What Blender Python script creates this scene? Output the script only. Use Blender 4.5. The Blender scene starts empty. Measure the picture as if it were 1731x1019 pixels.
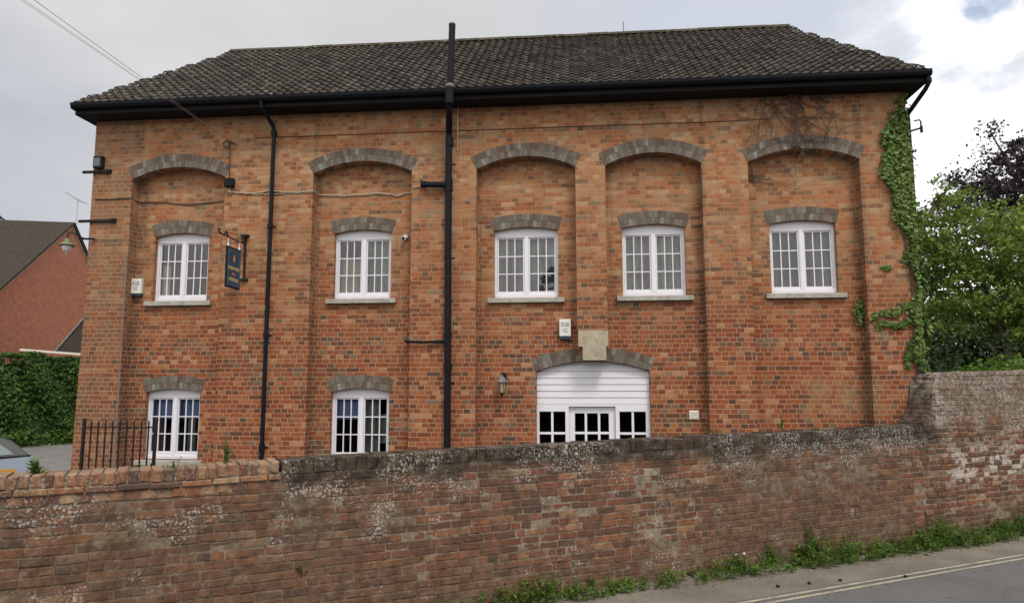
import bpy, bmesh, math, random
import numpy as np
from mathutils import Vector, Matrix
from mathutils.geometry import tessellate_polygon
R = math.radians
random.seed(7); rng = np.random.default_rng(7)
scene = bpy.context.scene
C = scene.collection

# ------------------------------------------------------------------ camera
cd = bpy.data.cameras.new('camera'); cam = bpy.data.objects.new('camera', cd); C.objects.link(cam)
cam.location = (0, -11.5, 2.12)
YAW, PITCH, ROLL = R(5.313), R(6.751), R(0.089)
cam.rotation_euler = (Matrix.Rotation(YAW, 3, 'Z') @ Matrix.Rotation(R(90) + PITCH, 3, 'X') @ Matrix.Rotation(-ROLL, 3, 'Z')).to_euler()
cd.sensor_width = 36; cd.lens = 36 * 1240 / 1731
cd.clip_start = 0.05; cd.clip_end = 2000
scene.camera = cam

# ------------------------------------------------------------------ light, sky
scene.view_settings.view_transform = 'Standard'; scene.view_settings.look = 'None'
scene.view_settings.gamma = 1; scene.view_settings.exposure = 0.42
SUN_EL, SUN_AZ = R(54), R(152)          # azimuth clockwise from +Y
sd = bpy.data.lights.new('sun', 'SUN'); sd.energy = 1.5; sd.angle = R(14); sd.color = (1, .95, .87)
sun = bpy.data.objects.new('sun', sd); C.objects.link(sun)
to_sun = Vector((math.sin(SUN_AZ) * math.cos(SUN_EL), math.cos(SUN_AZ) * math.cos(SUN_EL), math.sin(SUN_EL)))
sun.rotation_euler = to_sun.to_track_quat('Z', 'Y').to_euler()

class NT:
    """small helper round a node tree"""
    def __init__(s, nt): s.nt = nt; s.n = nt.nodes; s.l = nt.links
    def node(s, t, **k):
        n = s.n.new(t)
        for a, b in k.items(): setattr(n, a, b)
        return n
    def put(s, inp, v):
        if hasattr(v, 'is_linked') or hasattr(v, 'links'): s.l.new(v, inp)
        else: inp.default_value = v
    def m(s, op, a, b=0.0, c=0.0, clamp=False):
        n = s.node('ShaderNodeMath', operation=op, use_clamp=clamp)
        s.put(n.inputs[0], a); s.put(n.inputs[1], b); s.put(n.inputs[2], c); return n.outputs[0]
    def vm(s, op, a, b=(0, 0, 0), out=0):
        n = s.node('ShaderNodeVectorMath', operation=op)
        s.put(n.inputs[0], a)
        if op == 'SCALE': s.put(n.inputs[3], b)
        else: s.put(n.inputs[1], b)
        return n.outputs['Value'] if op in ('DOT_PRODUCT', 'LENGTH', 'DISTANCE') else n.outputs[0]
    def sep(s, v):
        n = s.node('ShaderNodeSeparateXYZ'); s.put(n.inputs[0], v); return n.outputs
    def comb(s, x=0.0, y=0.0, z=0.0):
        n = s.node('ShaderNodeCombineXYZ'); s.put(n.inputs[0], x); s.put(n.inputs[1], y); s.put(n.inputs[2], z); return n.outputs[0]
    def noise(s, vec, scale=1.0, detail=4, rough=.55, out=0, dist=0.0):
        n = s.node('ShaderNodeTexNoise'); s.put(n.inputs['Vector'], vec); n.inputs['Scale'].default_value = scale
        n.inputs['Detail'].default_value = detail; n.inputs['Roughness'].default_value = rough
        n.inputs['Distortion'].default_value = dist; return n.outputs[out]
    def white(s, vec, out=0):
        n = s.node('ShaderNodeTexWhiteNoise', noise_dimensions='3D'); s.put(n.inputs['Vector'], vec); return n.outputs[out]
    def voro(s, vec, scale, out=0, feature='F1', rand=1.0):
        n = s.node('ShaderNodeTexVoronoi', feature=feature); s.put(n.inputs['Vector'], vec)
        n.inputs['Scale'].default_value = scale; n.inputs['Randomness'].default_value = rand; return n.outputs[out]
    def ramp(s, f, stops, interp='LINEAR'):
        n = s.node('ShaderNodeValToRGB'); s.put(n.inputs[0], f); cr = n.color_ramp; cr.interpolation = interp
        while len(cr.elements) < len(stops): cr.elements.new(0.5)
        for e, (p, c) in zip(cr.elements, stops):
            e.position = p; e.color = (*c, 1) if len(c) == 3 else c
        return n.outputs[0]
    def ss(s, v, a, b):
        """smooth 0..1 as v goes a..b"""
        n = s.node('ShaderNodeMapRange', interpolation_type='SMOOTHSTEP')
        s.put(n.inputs[0], v); s.put(n.inputs[1], a); s.put(n.inputs[2], b)
        n.inputs[3].default_value = 0; n.inputs[4].default_value = 1; return n.outputs[0]
    def mix(s, f, a, b, bt='MIX'):
        n = s.node('ShaderNodeMix', data_type='RGBA', blend_type=bt)
        s.put(n.inputs[0], f); s.put(n.inputs[6], a); s.put(n.inputs[7], b); return n.outputs[2]

def col(r, g, b): return (r, g, b, 1)

w = bpy.data.worlds.new('World'); scene.world = w; w.use_nodes = True
t = NT(w.node_tree); t.n.clear()
geo = t.node('ShaderNodeTexCoord'); D = geo.outputs['Generated']
sky = t.node('ShaderNodeTexSky', sky_type='NISHITA'); sky.sun_disc = False
sky.sun_elevation = SUN_EL; sky.sun_rotation = SUN_AZ; sky.air_density = 1.0; sky.dust_density = 1.5
dz = t.sep(D)[2]
nz1 = t.noise(t.vm('MULTIPLY', D, (1, 1, 2.2)), 3.2, 7, .55)
nz2 = t.noise(t.vm('MULTIPLY', D, (1.3, 1.3, 3.2)), 1.5, 4, .5)
nz3 = t.noise(t.vm('MULTIPLY', D, (1, 1, 1.4)), 9.0, 7, .62)
grey = t.mix(t.ss(nz2, .35, .68), col(.485, .485, .500), col(.560, .552, .562))
# darker slate bank low in the west, paler strip of horizon below it
dW = t.vm('DOT_PRODUCT', D, (-.665, .712, .225))
bank = t.m('MULTIPLY', t.ss(t.m('ADD', dW, t.m('MULTIPLY', nz1, .05)), .995, 1.040), .75)
grey = t.mix(bank, grey, col(.30, .34, .40))
grey = t.mix(t.m('MULTIPLY', t.ss(dz, .21, .13), .5), grey, col(.58, .60, .62))
# bluish grey thin cloud right of the middle
dM = t.vm('DOT_PRODUCT', D, (.25, .86, .445))
grey = t.mix(t.m('MULTIPLY', t.ss(dM, .93, .995), .62), grey, col(.44, .49, .585))
# bright cumulus in the north-east
dB = t.vm('DOT_PRODUCT', D, (.445, .86, .215))
bm = t.m('ADD', dB, t.m('MULTIPLY', t.m('SUBTRACT', nz1, .5), .10))
bm = t.m('ADD', bm, t.m('MULTIPLY', t.m('SUBTRACT', nz3, .5), .035))
bright = t.ss(bm, .972, .984)
soft = t.ss(bm, .955, .985)
c1 = t.mix(t.m('MULTIPLY', soft, .6), grey, col(.72, .75, .80))
c2 = t.mix(bright, c1, t.mix(t.ss(nz2, .35, .62), col(.80, .81, .84), col(1.0, 1.0, 1.02)))
# unseen sky behind the camera, brightened to add light on the facade
dS = t.vm('DOT_PRODUCT', D, (0, -1, .0))
c3 = t.mix(t.ss(dS, -.10, .7), c2, col(1.22, 1.19, 1.15))
bg_sky = t.node('ShaderNodeBackground'); t.l.new(sky.outputs[0], bg_sky.inputs[0]); bg_sky.inputs[1].default_value = 0.12
bg_cl = t.node('ShaderNodeBackground'); t.l.new(c3, bg_cl.inputs[0]); bg_cl.inputs[1].default_value = 1.0
dG = t.vm('DOT_PRODUCT', D, (.4583, .7822, .4221))
gap = t.m('MULTIPLY', t.ss(t.m('ADD', dG, t.m('MULTIPLY', t.m('SUBTRACT', nz3, .5), .006)), .9989, 1.0001), .72)
gap2 = t.m('MULTIPLY', t.ss(nz3, .60, .72), .25)
cover = t.m('SUBTRACT', 1.0, t.m('MAXIMUM', gap, t.m('MULTIPLY', gap2, t.ss(dz, .5, .8))), clamp=True)
mx = t.node('ShaderNodeMixShader'); t.l.new(cover, mx.inputs[0]); t.l.new(bg_sky.outputs[0], mx.inputs[1]); t.l.new(bg_cl.outputs[0], mx.inputs[2])
wo = t.node('ShaderNodeOutputWorld'); t.l.new(mx.outputs[0], wo.inputs[0])

# ------------------------------------------------------------------ materials
def new_mat(name):
    m = bpy.data.materials.new(name); m.use_nodes = True
    t = NT(m.node_tree); b = m.node_tree.nodes['Principled BSDF']
    return m, t, b
def bump(t, b, h, strength=.5, dist=.01):
    n = t.node('ShaderNodeBump'); n.inputs['Strength'].default_value = strength; n.inputs['Distance'].default_value = dist
    t.l.new(h, n.inputs['Height']); t.l.new(n.outputs[0], b.inputs['Normal'])
def pos(t): return t.node('ShaderNodeNewGeometry').outputs['Position']
def island(t): return t.node('ShaderNodeNewGeometry').outputs['Random Per Island']
def painted(name, c, rough=.5, var=.12, metal=0.0, scale=6, spec=.5, dirt=None):
    m, t, b = new_mat(name); P = pos(t)
    n = t.noise(P, scale, 5, .6); n2 = t.noise(P, scale * 9, 3, .6)
    d = dirt or tuple(x * .6 for x in c)
    cc = t.mix(t.ss(n, .42, .8), col(*c), t.mix(var * 2.5 if var < .4 else 1.0, col(*c), col(*d)))
    cc = t.mix(t.m('MULTIPLY', t.ss(n2, .5, .8), var), cc, col(*d))
    t.l.new(cc, b.inputs['Base Color']); b.inputs['Metallic'].default_value = metal
    t.l.new(t.m('ADD', t.m('MULTIPLY', n2, .25), rough - .12, clamp=True), b.inputs['Roughness'])
    b.inputs['Specular IOR Level'].default_value = spec
    bump(t, b, n2, .15, .004)
    return m

def brick_material():
    m, t, b = new_mat('facade_brick')
    P = pos(t); x, y, z = t.sep(P)
    warp = t.noise(P, .8, 2, .5); warp2 = t.noise(P, 14, 2, .5)
    u = t.m('ADD', t.m('ADD', x, y), t.m('MULTIPLY', warp2, .012))
    v = t.m('ADD', z, t.m('ADD', t.m('MULTIPLY', warp, .03), t.m('MULTIPLY', warp2, .005)))
    CH = .0728; PER = .3412; S = .2275
    row = t.m('FLOOR', t.m('DIVIDE', v, CH)); fv = t.m('SUBTRACT', v, t.m('MULTIPLY', row, CH))
    r1 = t.white(t.comb(row, 3.0, 0.0)); r2 = t.white(t.comb(row, 9.0, 0.0))
    par = t.m('MULTIPLY', t.m('MODULO', t.m('ABSOLUTE', row), 2.0), PER * .5)
    uo = t.m('ADD', u, t.m('ADD', par, t.m('MULTIPLY', r1, .06)))
    cell = t.m('FLOOR', t.m('DIVIDE', uo, PER)); fu = t.m('SUBTRACT', uo, t.m('MULTIPLY', cell, PER))
    inB = t.m('GREATER_THAN', fu, S)
    hd = t.m('MULTIPLY', t.m('GREATER_THAN', r2, .42), t.m('SUBTRACT', 1.0, inB))   # header courses
    half = t.m('MULTIPLY', t.m('GREATER_THAN', fu, S / 2), hd)
    lo = t.m('ADD', t.m('MULTIPLY', inB, S), t.m('MULTIPLY', half, S / 2))
    hi = t.m('ADD', t.m('MULTIPLY', inB, PER - S), t.m('ADD', S, 0.0))
    hi = t.m('SUBTRACT', hi, t.m('MULTIPLY', t.m('MULTIPLY', hd, t.m('SUBTRACT', 1.0, half)), S / 2))
    du = t.m('MINIMUM', t.m('SUBTRACT', fu, lo), t.m('SUBTRACT', hi, fu))
    dv = t.m('MINIMUM', fv, t.m('SUBTRACT', CH, fv))
    en = t.m('MULTIPLY', t.m('SUBTRACT', t.noise(P, 60, 3, .6), .5), .006)
    d = t.m('ADD', t.m('MINIMUM', du, dv), en)
    brick = t.ss(d, .0030, .0066)
    idv = t.comb(t.m('ADD', cell, t.m('MULTIPLY', inB, .37)), t.m('ADD', row, t.m('MULTIPLY', half, .21)), 1.0)
    rnd = t.white(idv); rnd2 = t.white(t.vm('ADD', idv, (7.1, 3.3, 2.0)))
    big = t.noise(P, .55, 3, .55); big2 = t.noise(t.vm('ADD', P, (9, 4, 2)), 1.3, 5, .6)
    header = t.m('MAXIMUM', inB, hd)
    # upper wall: buff, orange, washed out; lower wall: deeper red with dark headers
    rowv = t.m('MULTIPLY', t.m('SUBTRACT', t.white(t.comb(row, t.m('FLOOR', t.m('MULTIPLY', t.m('ADD', u, t.m('MULTIPLY', r1, 3.0)), .7)), 5.0)), .5), .30)
    zone = t.m('MULTIPLY', t.m('SUBTRACT', t.noise(t.vm('MULTIPLY', P, (1, 1, 2.2)), 1.9, 4, .6), .5), 1.3)
    rr = t.m('ADD', t.m('ADD', rnd, rowv), zone, clamp=True)
    up = t.ramp(rr, [(0, (.150, .078, .045)), (.14, (.24, .085, .038)), (.34, (.345, .118, .048)), (.54, (.375, .150, .066)), (.74, (.385, .200, .105)), (.90, (.41, .255, .150)), (1, (.44, .30, .19))])
    dn = t.ramp(t.m('ADD', t.m('ADD', rnd, t.m('MULTIPLY', rowv, .6)), t.m('MULTIPLY', zone, .6), clamp=True), [(0, (.085, .045, .035)), (.12, (.155, .052, .030)), (.32, (.215, .059, .030)), (.56, (.27, .080, .038)), (.80, (.315, .108, .050)), (.94, (.345, .150, .075)), (1, (.42, .24, .145))])
    f = t.ss(t.m('ADD', z, t.m('MULTIPLY', t.m('SUBTRACT', big, .5), 4.5)), 2.1, 5.3)
    c = t.mix(f, dn, up)
    c = t.mix(.10, c, t.mix(f, col(.245, .078, .038), col(.335, .150, .078)))
    # burnt blue-grey headers in drifts
    gb = t.m('MULTIPLY', t.m('MULTIPLY', header, t.m('GREATER_THAN', rnd2, t.m('ADD', .50, t.m('MULTIPLY', f, .24)))), t.m('MULTIPLY', t.ss(big2, .49, .57), t.m('GREATER_THAN', t.white(t.comb(row, t.m('FLOOR', t.m('MULTIPLY', u, .45)), 8.0)), .45)))
    gb = t.m('MULTIPLY', t.m('MAXIMUM', gb, t.m('GREATER_THAN', rnd2, .950)), .78)
    c = t.mix(gb, c, t.mix(rnd, col(.062, .055, .048), col(.165, .148, .118)))
    sm1 = t.noise(t.vm('MULTIPLY', P, (1, 1, 1.8)), 6.5, 5, .68)
    c = t.mix(t.m('MULTIPLY', t.ss(sm1, .40, .66), t.m('ADD', .18, t.m('MULTIPLY', f, .34))), c, t.mix(f, col(.24, .075, .036), col(.34, .175, .095)))
    fine = t.noise(P, 45, 4, .65)
    c = t.mix(t.m('MULTIPLY', t.ss(fine, .5, .75), .35), c, col(.13, .085, .06))
    # broad weathering: brown soot and pale bloom
    st = t.noise(t.vm('MULTIPLY', P, (1.2, 1.2, .5)), 1.6, 6, .62)
    c = t.mix(t.m('MULTIPLY', t.ss(st, .50, .70), .45), c, col(.150, .078, .046))
    st2 = t.noise(t.vm('MULTIPLY', t.vm('ADD', P, (3, 8, 1)), (1, 1, 1.6)), 2.3, 5, .6)
    c = t.mix(t.m('MULTIPLY', t.m('MULTIPLY', t.ss(st2, .46, .64), .50), f), c, col(.36, .245, .155))
    for gx, gw in ((-7.50, .10), (1.93, .05), (4.33, .06), (-4.36, .03), (-1.62, .03)):  # strips at recess edges: grime, with the reveals' shade put into the colour
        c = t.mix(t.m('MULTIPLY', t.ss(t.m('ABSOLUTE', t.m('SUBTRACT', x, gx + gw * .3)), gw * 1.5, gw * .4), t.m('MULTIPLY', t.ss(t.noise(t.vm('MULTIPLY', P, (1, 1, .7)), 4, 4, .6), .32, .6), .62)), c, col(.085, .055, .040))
    # lime-ish stain low on the right of the wall, grime on the far left pier
    lx = t.m('MULTIPLY', t.ss(x, -7.45, -7.75), t.m('ADD', .30, t.m('MULTIPLY', t.ss(st2, .4, .6), .35)))
    c = t.mix(lx, c, col(.165, .105, .070))
    stn = t.m('MULTIPLY', t.m('MULTIPLY', t.ss(t.m('ABSOLUTE', t.m('SUBTRACT', x, 3.9)), .75, .1), t.ss(t.m('ABSOLUTE', t.m('SUBTRACT', z, 1.95)), .45, .1)), t.ss(st, .38, .62))
    c = t.mix(t.m('MULTIPLY', stn, .55), c, col(.34, .29, .17))
    mort = t.mix(t.ss(t.m('ADD', z, t.m('MULTIPLY', big, 2.0)), 3.0, 5.8), col(.41, .27, .165), col(.36, .24, .150))
    mort = t.mix(t.m('MULTIPLY', t.ss(fine, .4, .7), .4), mort, col(.20, .14, .09))
    # streaks of run-off below sills and gutter brackets, in the brick itself
    rs = t.noise(t.vm('MULTIPLY', P, (7, 7, .35)), 1.6, 4, .6)
    c = t.mix(t.m('MULTIPLY', t.ss(rs, .56, .70), .34), c, col(.12, .070, .048))
    c = t.mix(1.0, c, col(.93, .885, .80), 'MULTIPLY')
    c = t.mix(brick, mort, c)
    t.l.new(c, b.inputs['Base Color']); b.inputs['Roughness'].default_value = .9; b.inputs['Specular IOR Level'].default_value = .2
    h = t.m('ADD', t.m('MULTIPLY', brick, .8), t.m('ADD', t.m('MULTIPLY', fine, .35), t.m('MULTIPLY', rnd2, .35)))
    bump(t, b, h, .75, .008)
    return m
M = {}
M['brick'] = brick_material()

def old_wall_material(kind):
    """island-coloured bricks of the boundary wall; weathering placed along the wall (s) and by height"""
    m, t, b = new_mat('old_wall_' + kind)
    P = pos(t); x, y, z = t.sep(P)
    s = t.m('ADD', t.m('MULTIPLY', t.m('ADD', x, .85), .852), t.m('MULTIPLY', t.m('ADD', y, 3.95), .524))
    ri = island(t)
    big = t.noise(P, .75, 4, .6); mid = t.noise(t.vm('ADD', P, (5, 1, 3)), 2.6, 6, .65); fine = t.noise(P, 38, 5, .7)
    mf = t.noise(t.vm('ADD', P, (1, 7, 3)), 9, 5, .7)
    if kind == 'brick':
        c = t.ramp(ri, [(0, (.075, .050, .040)), (.12, (.120, .060, .042)), (.38, (.165, .068, .042)), (.64, (.220, .086, .048)), (.88, (.270, .118, .060)), (1, (.28, .18, .11))])
    elif kind == 'coping':
        c = t.ramp(ri, [(0, (.075, .050, .045)), (.18, (.16, .07, .048)), (.45, (.27, .115, .060)), (.75, (.34, .170, .085)), (1, (.36, .24, .145))])
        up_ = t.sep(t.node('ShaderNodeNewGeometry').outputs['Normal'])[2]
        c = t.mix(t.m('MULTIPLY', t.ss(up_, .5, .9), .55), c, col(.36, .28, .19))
        c = t.mix(t.m('MULTIPLY', t.ss(mid, .44, .60), .50), c, t.mix(t.ss(mf, .4, .6), col(.10, .070, .050), col(.19, .14, .10)))
    else:
        c = t.mix(t.ss(mf, .35, .65), col(.21, .17, .125), col(.33, .27, .20))
    if kind != 'coping':
        # brown film of dirt, thickest on the left half and low down
        fl = t.m('ADD', t.m('MULTIPLY', t.ss(s, 1.4, -2.4), .17), t.m('MULTIPLY', t.ss(z, .55, .0), .22))
        fl = t.m('ADD', fl, t.m('MULTIPLY', t.m('MULTIPLY', t.ss(s, 2.4, 3.4), t.ss(s, 6.8, 5.2)), .24))
        film = t.ss(t.m('ADD', mid, fl), .40, .74)
        c = t.mix(t.m('MULTIPLY', film, .70), c, t.mix(t.ss(mf, .35, .65), col(.085, .050, .033), col(.165, .113, .077)))
        # pale greyish bloom
        c = t.mix(t.m('MULTIPLY', t.ss(t.noise(t.vm('ADD', P, (2, 2, 9)), 5.5, 6, .72), .58, .70), .4), c, col(.25, .205, .165))
        # black algae along the top of the low wall
        low = t.m('MULTIPLY', t.ss(s, -2.2, -2.0), t.ss(s, 7.12, 6.85))
        band = t.ss(t.m('ADD', z, t.m('ADD', t.m('MULTIPLY', t.m('SUBTRACT', mid, .5), .55), t.m('MULTIPLY', s, -.010))), 1.16, 1.38)
        alg = t.m('MULTIPLY', t.m('MULTIPLY', low, band), .90)
        c = t.mix(alg, c, t.mix(t.ss(mf, .4, .65), col(.022, .019, .016), col(.085, .070, .052)))
        # grey stony weathering on the tall section
        hi = t.m('MULTIPLY', t.ss(s, 6.5, 7.0), t.ss(t.m('ADD', z, t.m('MULTIPLY', t.m('SUBTRACT', mid, .5), .6)), 1.55, 1.80))
        c = t.mix(t.m('MULTIPLY', hi, .74), c, t.mix(t.ss(mf, .35, .65), col(.115, .088, .066), col(.27, .225, .178)))
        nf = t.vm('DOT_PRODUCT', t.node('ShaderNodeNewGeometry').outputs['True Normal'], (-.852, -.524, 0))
        c = t.mix(t.m('MULTIPLY', t.m('MULTIPLY', t.ss(nf, .3, .7), t.m('MULTIPLY', t.ss(s, 6.3, 6.6), t.ss(s, 7.2, 7.1))), .8), c, t.mix(t.ss(mf, .4, .65), col(.045, .034, .028), col(.13, .095, .07)))  # left-facing side of the swoop: dirt plus its shade, painted by face direction
        edge = t.m('MULTIPLY', t.m('MULTIPLY', t.ss(s, 6.85, 6.97), t.ss(s, 7.16, 7.04)), t.m('MULTIPLY', t.ss(z, 1.5, 1.62), t.ss(mf, .40, .55)))
        c = t.mix(t.m('MULTIPLY', edge, .55), c, col(.42, .37, .31))
        # salt-white bricks low on the tall section
        ef = t.m('MULTIPLY', t.m('MULTIPLY', t.ss(s, 6.9, 7.4), t.m('MULTIPLY', t.ss(z, .66, .86), t.ss(z, 1.36, 1.12))), t.ss(t.m('ADD', mid, t.m('MULTIPLY', ri, .42)), .76, .80))
        c = t.mix(t.m('MULTIPLY', ef, .82), c, col(.50, .44, .40))
    # sooty mottling at the scale of a hand, then pits
    h1 = t.noise(t.vm('ADD', P, (4, 4, 4)), 14, 5, .75)
    c = t.mix(t.m('MULTIPLY', t.ss(h1, .45, .60), .46 if kind != 'coping' else .38), c, col(.062, .045, .034))
    # peppery pale crust (lime and tiny lichens)
    near = t.m('ADD', t.m('MULTIPLY', t.ss(z, .75, 1.35), .14), t.noise(t.vm('MULTIPLY', P, (1, 1, 1.7)), 1.9, 4, .65))
    near = t.m('ADD', t.m('SUBTRACT', near, t.m('MULTIPLY', t.ss(s, -1.2, -2.6), -.005)), t.m('SUBTRACT', t.m('MULTIPLY', t.m('MULTIPLY', t.ss(s, 7.0, 7.1), t.ss(z, 1.6, 2.3)), .07), t.m('MULTIPLY', t.m('MULTIPLY', t.ss(s, 6.3, 6.5), t.ss(s, 7.05, 6.98)), .10)))
    pep = t.noise(t.vm('ADD', P, (6, 2, 2)), 48, 2, .6)
    pk = t.m('MULTIPLY', t.ss(pep, .54, .60), t.ss(near, .57, .70))
    pk2 = t.m('MULTIPLY', t.ss(t.noise(t.vm('ADD', P, (1, 2, 6)), 17, 3, .7), .57, .66), t.ss(near, .60, .74))
    sp2 = t.m('LESS_THAN', t.m('ADD', t.voro(P, 7.5), t.m('MULTIPLY', fine, .28)), t.m('MULTIPLY', t.ss(near, .50, .80), .32))
    lich = t.m('MAXIMUM', t.m('MULTIPLY', pk, .72), t.m('MAXIMUM', t.m('MULTIPLY', pk2, .52), t.m('MULTIPLY', sp2, .8)))
    if kind == 'coping': lich = t.m('MULTIPLY', lich, .35)
    c = t.mix(lich, c, t.mix(pep, col(.30, .27, .23), col(.56, .54, .50)))
    c = t.mix(t.m('MULTIPLY', t.ss(fine, .5, .78), .45), c, col(.06, .045, .036))
    t.l.new(c, b.inputs['Base Color']); b.inputs['Roughness'].default_value = .95; b.inputs['Specular IOR Level'].default_value = .15
    bump(t, b, t.m('ADD', fine, t.m('MULTIPLY', mf, 1.2)), .9, .012)
    return m
for k in ('brick', 'coping', 'mortar'): M['wall_' + k] = old_wall_material(k)

def arch_material():
    m, t, b = new_mat('arch_grey_brick'); P = pos(t); ri = island(t)
    c = t.ramp(ri, [(0, (.095, .058, .042)), (.28, (.120, .085, .060)), (.50, (.130, .112, .090)), (.80, (.155, .145, .122)), (1, (.25, .25, .23))])
    n = t.noise(P, 25, 5, .7)
    c = t.mix(t.m('MULTIPLY', t.ss(n, .42, .62), .42), c, col(.075, .062, .050)); c = t.mix(t.m('MULTIPLY', t.ss(t.noise(P, 13, 5, .7), .55, .66), .25), c, col(.27, .26, .22))
    t.l.new(c, b.inputs['Base Color']); b.inputs['Roughness'].default_value = .85; bump(t, b, n, .5, .006); return m
M['arch'] = arch_material()
M['arch_mortar'] = painted('arch_mortar', (.125, .10, .078), .9, .3, scale=12)

def tile_material():
    m, t, b = new_mat('roof_tile'); P = pos(t); ri = island(t)
    c = t.ramp(ri, [(0, (.030, .026, .022)), (.3, (.046, .039, .033)), (.7, (.064, .055, .046)), (1, (.092, .080, .068))])
    big = t.noise(P, .9, 4, .6); mid = t.noise(P, 7, 5, .7)
    c = t.mix(t.m('MULTIPLY', t.ss(big, .45, .65), .35), c, col(.070, .060, .048))
    c = t.mix(t.m('MULTIPLY', t.ss(mid, .48, .68), .55), c, col(.030, .027, .023))
    z = t.sep(P)[2]
    moss = t.m('MULTIPLY', t.ss(t.m('ADD', z, t.m('MULTIPLY', mid, .8)), 9.45, 9.9), .5)
    c = t.mix(moss, c, col(.085, .078, .040))
    d = t.voro(P, 11); k = t.m('MULTIPLY', t.m('LESS_THAN', t.m('ADD', d, t.m('MULTIPLY', mid, .2)), .29), t.ss(t.noise(P, 2.2, 4, .6), .46, .58))
    c = t.mix(t.m('MULTIPLY', k, .7), c, col(.40, .385, .33))
    t.l.new(c, b.inputs['Base Color']); b.inputs['Roughness'].default_value = .88; b.inputs['Specular IOR Level'].default_value = .25
    bump(t, b, t.noise(P, 60, 4, .7), .5, .008); return m
M['tile'] = tile_material()
def far_tile():
    m, t, b = new_mat('far_roof_tile'); P = pos(t)
    n = t.noise(P, 1.2, 5, .6); c = t.mix(t.ss(t.noise(P, 16, 3, .7), .35, .65), col(.038, .031, .026), col(.078, .064, .052)); c = t.mix(t.m('MULTIPLY', t.ss(n, .4, .7), .5), c, col(.065, .055, .042))
    t.l.new(c, b.inputs['Base Color']); b.inputs['Roughness'].default_value = .95; b.inputs['Specular IOR Level'].default_value = .1; return m
M['far_tile'] = far_tile()

def stone_material(name, a, bb, dark):
    m, t, b = new_mat(name); P = pos(t)
    n = t.noise(P, 7, 6, .68); n2 = t.noise(P, 40, 4, .7)
    c = t.mix(t.ss(n, .35, .65), col(*a), col(*bb)); c = t.mix(t.m('MULTIPLY', t.ss(n2, .5, .72), .55), c, col(*dark))
    t.l.new(c, b.inputs['Base Color']); b.inputs['Roughness'].default_value = .9; bump(t, b, n2, .5, .006); return m
M['sill'] = stone_material('sill_stone', (.40, .385, .34), (.27, .26, .22), (.15, .14, .115))
M['keystone'] = stone_material('key_stone', (.44, .38, .27), (.30, .26, .19), (.17, .15, .11))
M['white'] = painted('white_paint', (.68, .675, .73), .45, .06, scale=3, dirt=(.50, .50, .52))
M['board'] = painted('white_board', (.63, .625, .68), .5, .10, scale=1.1, dirt=(.54, .53, .55))
M['black'] = painted('black_gloss', (.008, .009, .014), .42, .15, scale=8, spec=.12, dirt=(.010, .011, .015))
M['blackmatt'] = painted('black_timber', (.008, .008, .009), .7, .2, spec=.2)
M['iron'] = painted('black_iron', (.010, .009, .010), .6, .3, spec=.25, dirt=(.02, .015, .014))
M['grey_collar'] = painted('grey_collar', (.16, .15, .15), .6, .3, scale=20)
M['cream'] = painted('cream_plastic', (.62, .58, .50), .5, .2, scale=20)
M['alarm'] = painted('alarm_case', (.66, .65, .60), .45, .1, scale=20)
M['navy'] = painted('navy_plastic', (.010, .022, .060), .35, .1)
M['signblue'] = painted('sign_blue', (.014, .062, .125), .45, .1, scale=14)
M['gold'] = painted('sign_gold', (.62, .44, .17), .5, .1)
M['orange'] = painted('sign_orange', (.70, .24, .04), .5, .1)
M['ink'] = painted('ink', (.10, .11, .14), .6, .1)
M['white_cable'] = painted('old_white_cable', (.40, .33, .25), .6, .4, scale=20)
M['black_cable'] = painted('dark_cable', (.03, .022, .02), .6, .2)
M['wire'] = painted('overhead_wire', (.17, .14, .13), .6, .1)
M['galv'] = painted('galvanised', (.35, .36, .37), .4, .2, metal=.6)
M['aluminium'] = painted('aluminium', (.35, .36, .38), .4, .1, metal=.7)
M['lampglass'] = painted('lantern_glass', (.38, .34, .22), .2, .15, scale=20)
M['opal'] = painted('opal_globe', (.68, .66, .66), .25, .05)
M['dark_room'] = painted('dark_room', (.010, .009, .009), .9, .1)
M['olive'] = painted('greened_dish', (.16, .17, .10), .6, .3, scale=20)

def blind_mat(name, a, bb, freq=9):
    m, t, b = new_mat(name); P = pos(t); x, y, z = t.sep(P)
    w_ = t.m('ADD', t.m('MULTIPLY', t.m('SINE', t.m('MULTIPLY', x, 6.283 * freq)), .10), t.noise(t.vm('MULTIPLY', P, (2, 2, 1.3)), 2.4, 3, .5))  # broad mottling also stands in for uneven reflections in the panes
    t.l.new(t.mix(t.ss(w_, .3, .75), col(*a), col(*bb)), b.inputs['Base Color']); b.inputs['Roughness'].default_value = .85; return m
M['blind_grey'] = blind_mat('grey_blind', (.085, .095, .085), (.26, .27, .25))
M['blind_dark'] = blind_mat('dark_grey_blind', (.06, .065, .065), (.15, .155, .16))
M['blind_cream'] = blind_mat('cream_curtain', (.24, .19, .125), (.42, .36, .24), 6)
M['blind_blue'] = blind_mat('blue_blind', (.12, .19, .37), (.17, .25, .45), 3)
M['blind_brown'] = blind_mat('brown_curtain', (.035, .028, .024), (.07, .055, .05), 5)

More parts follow.
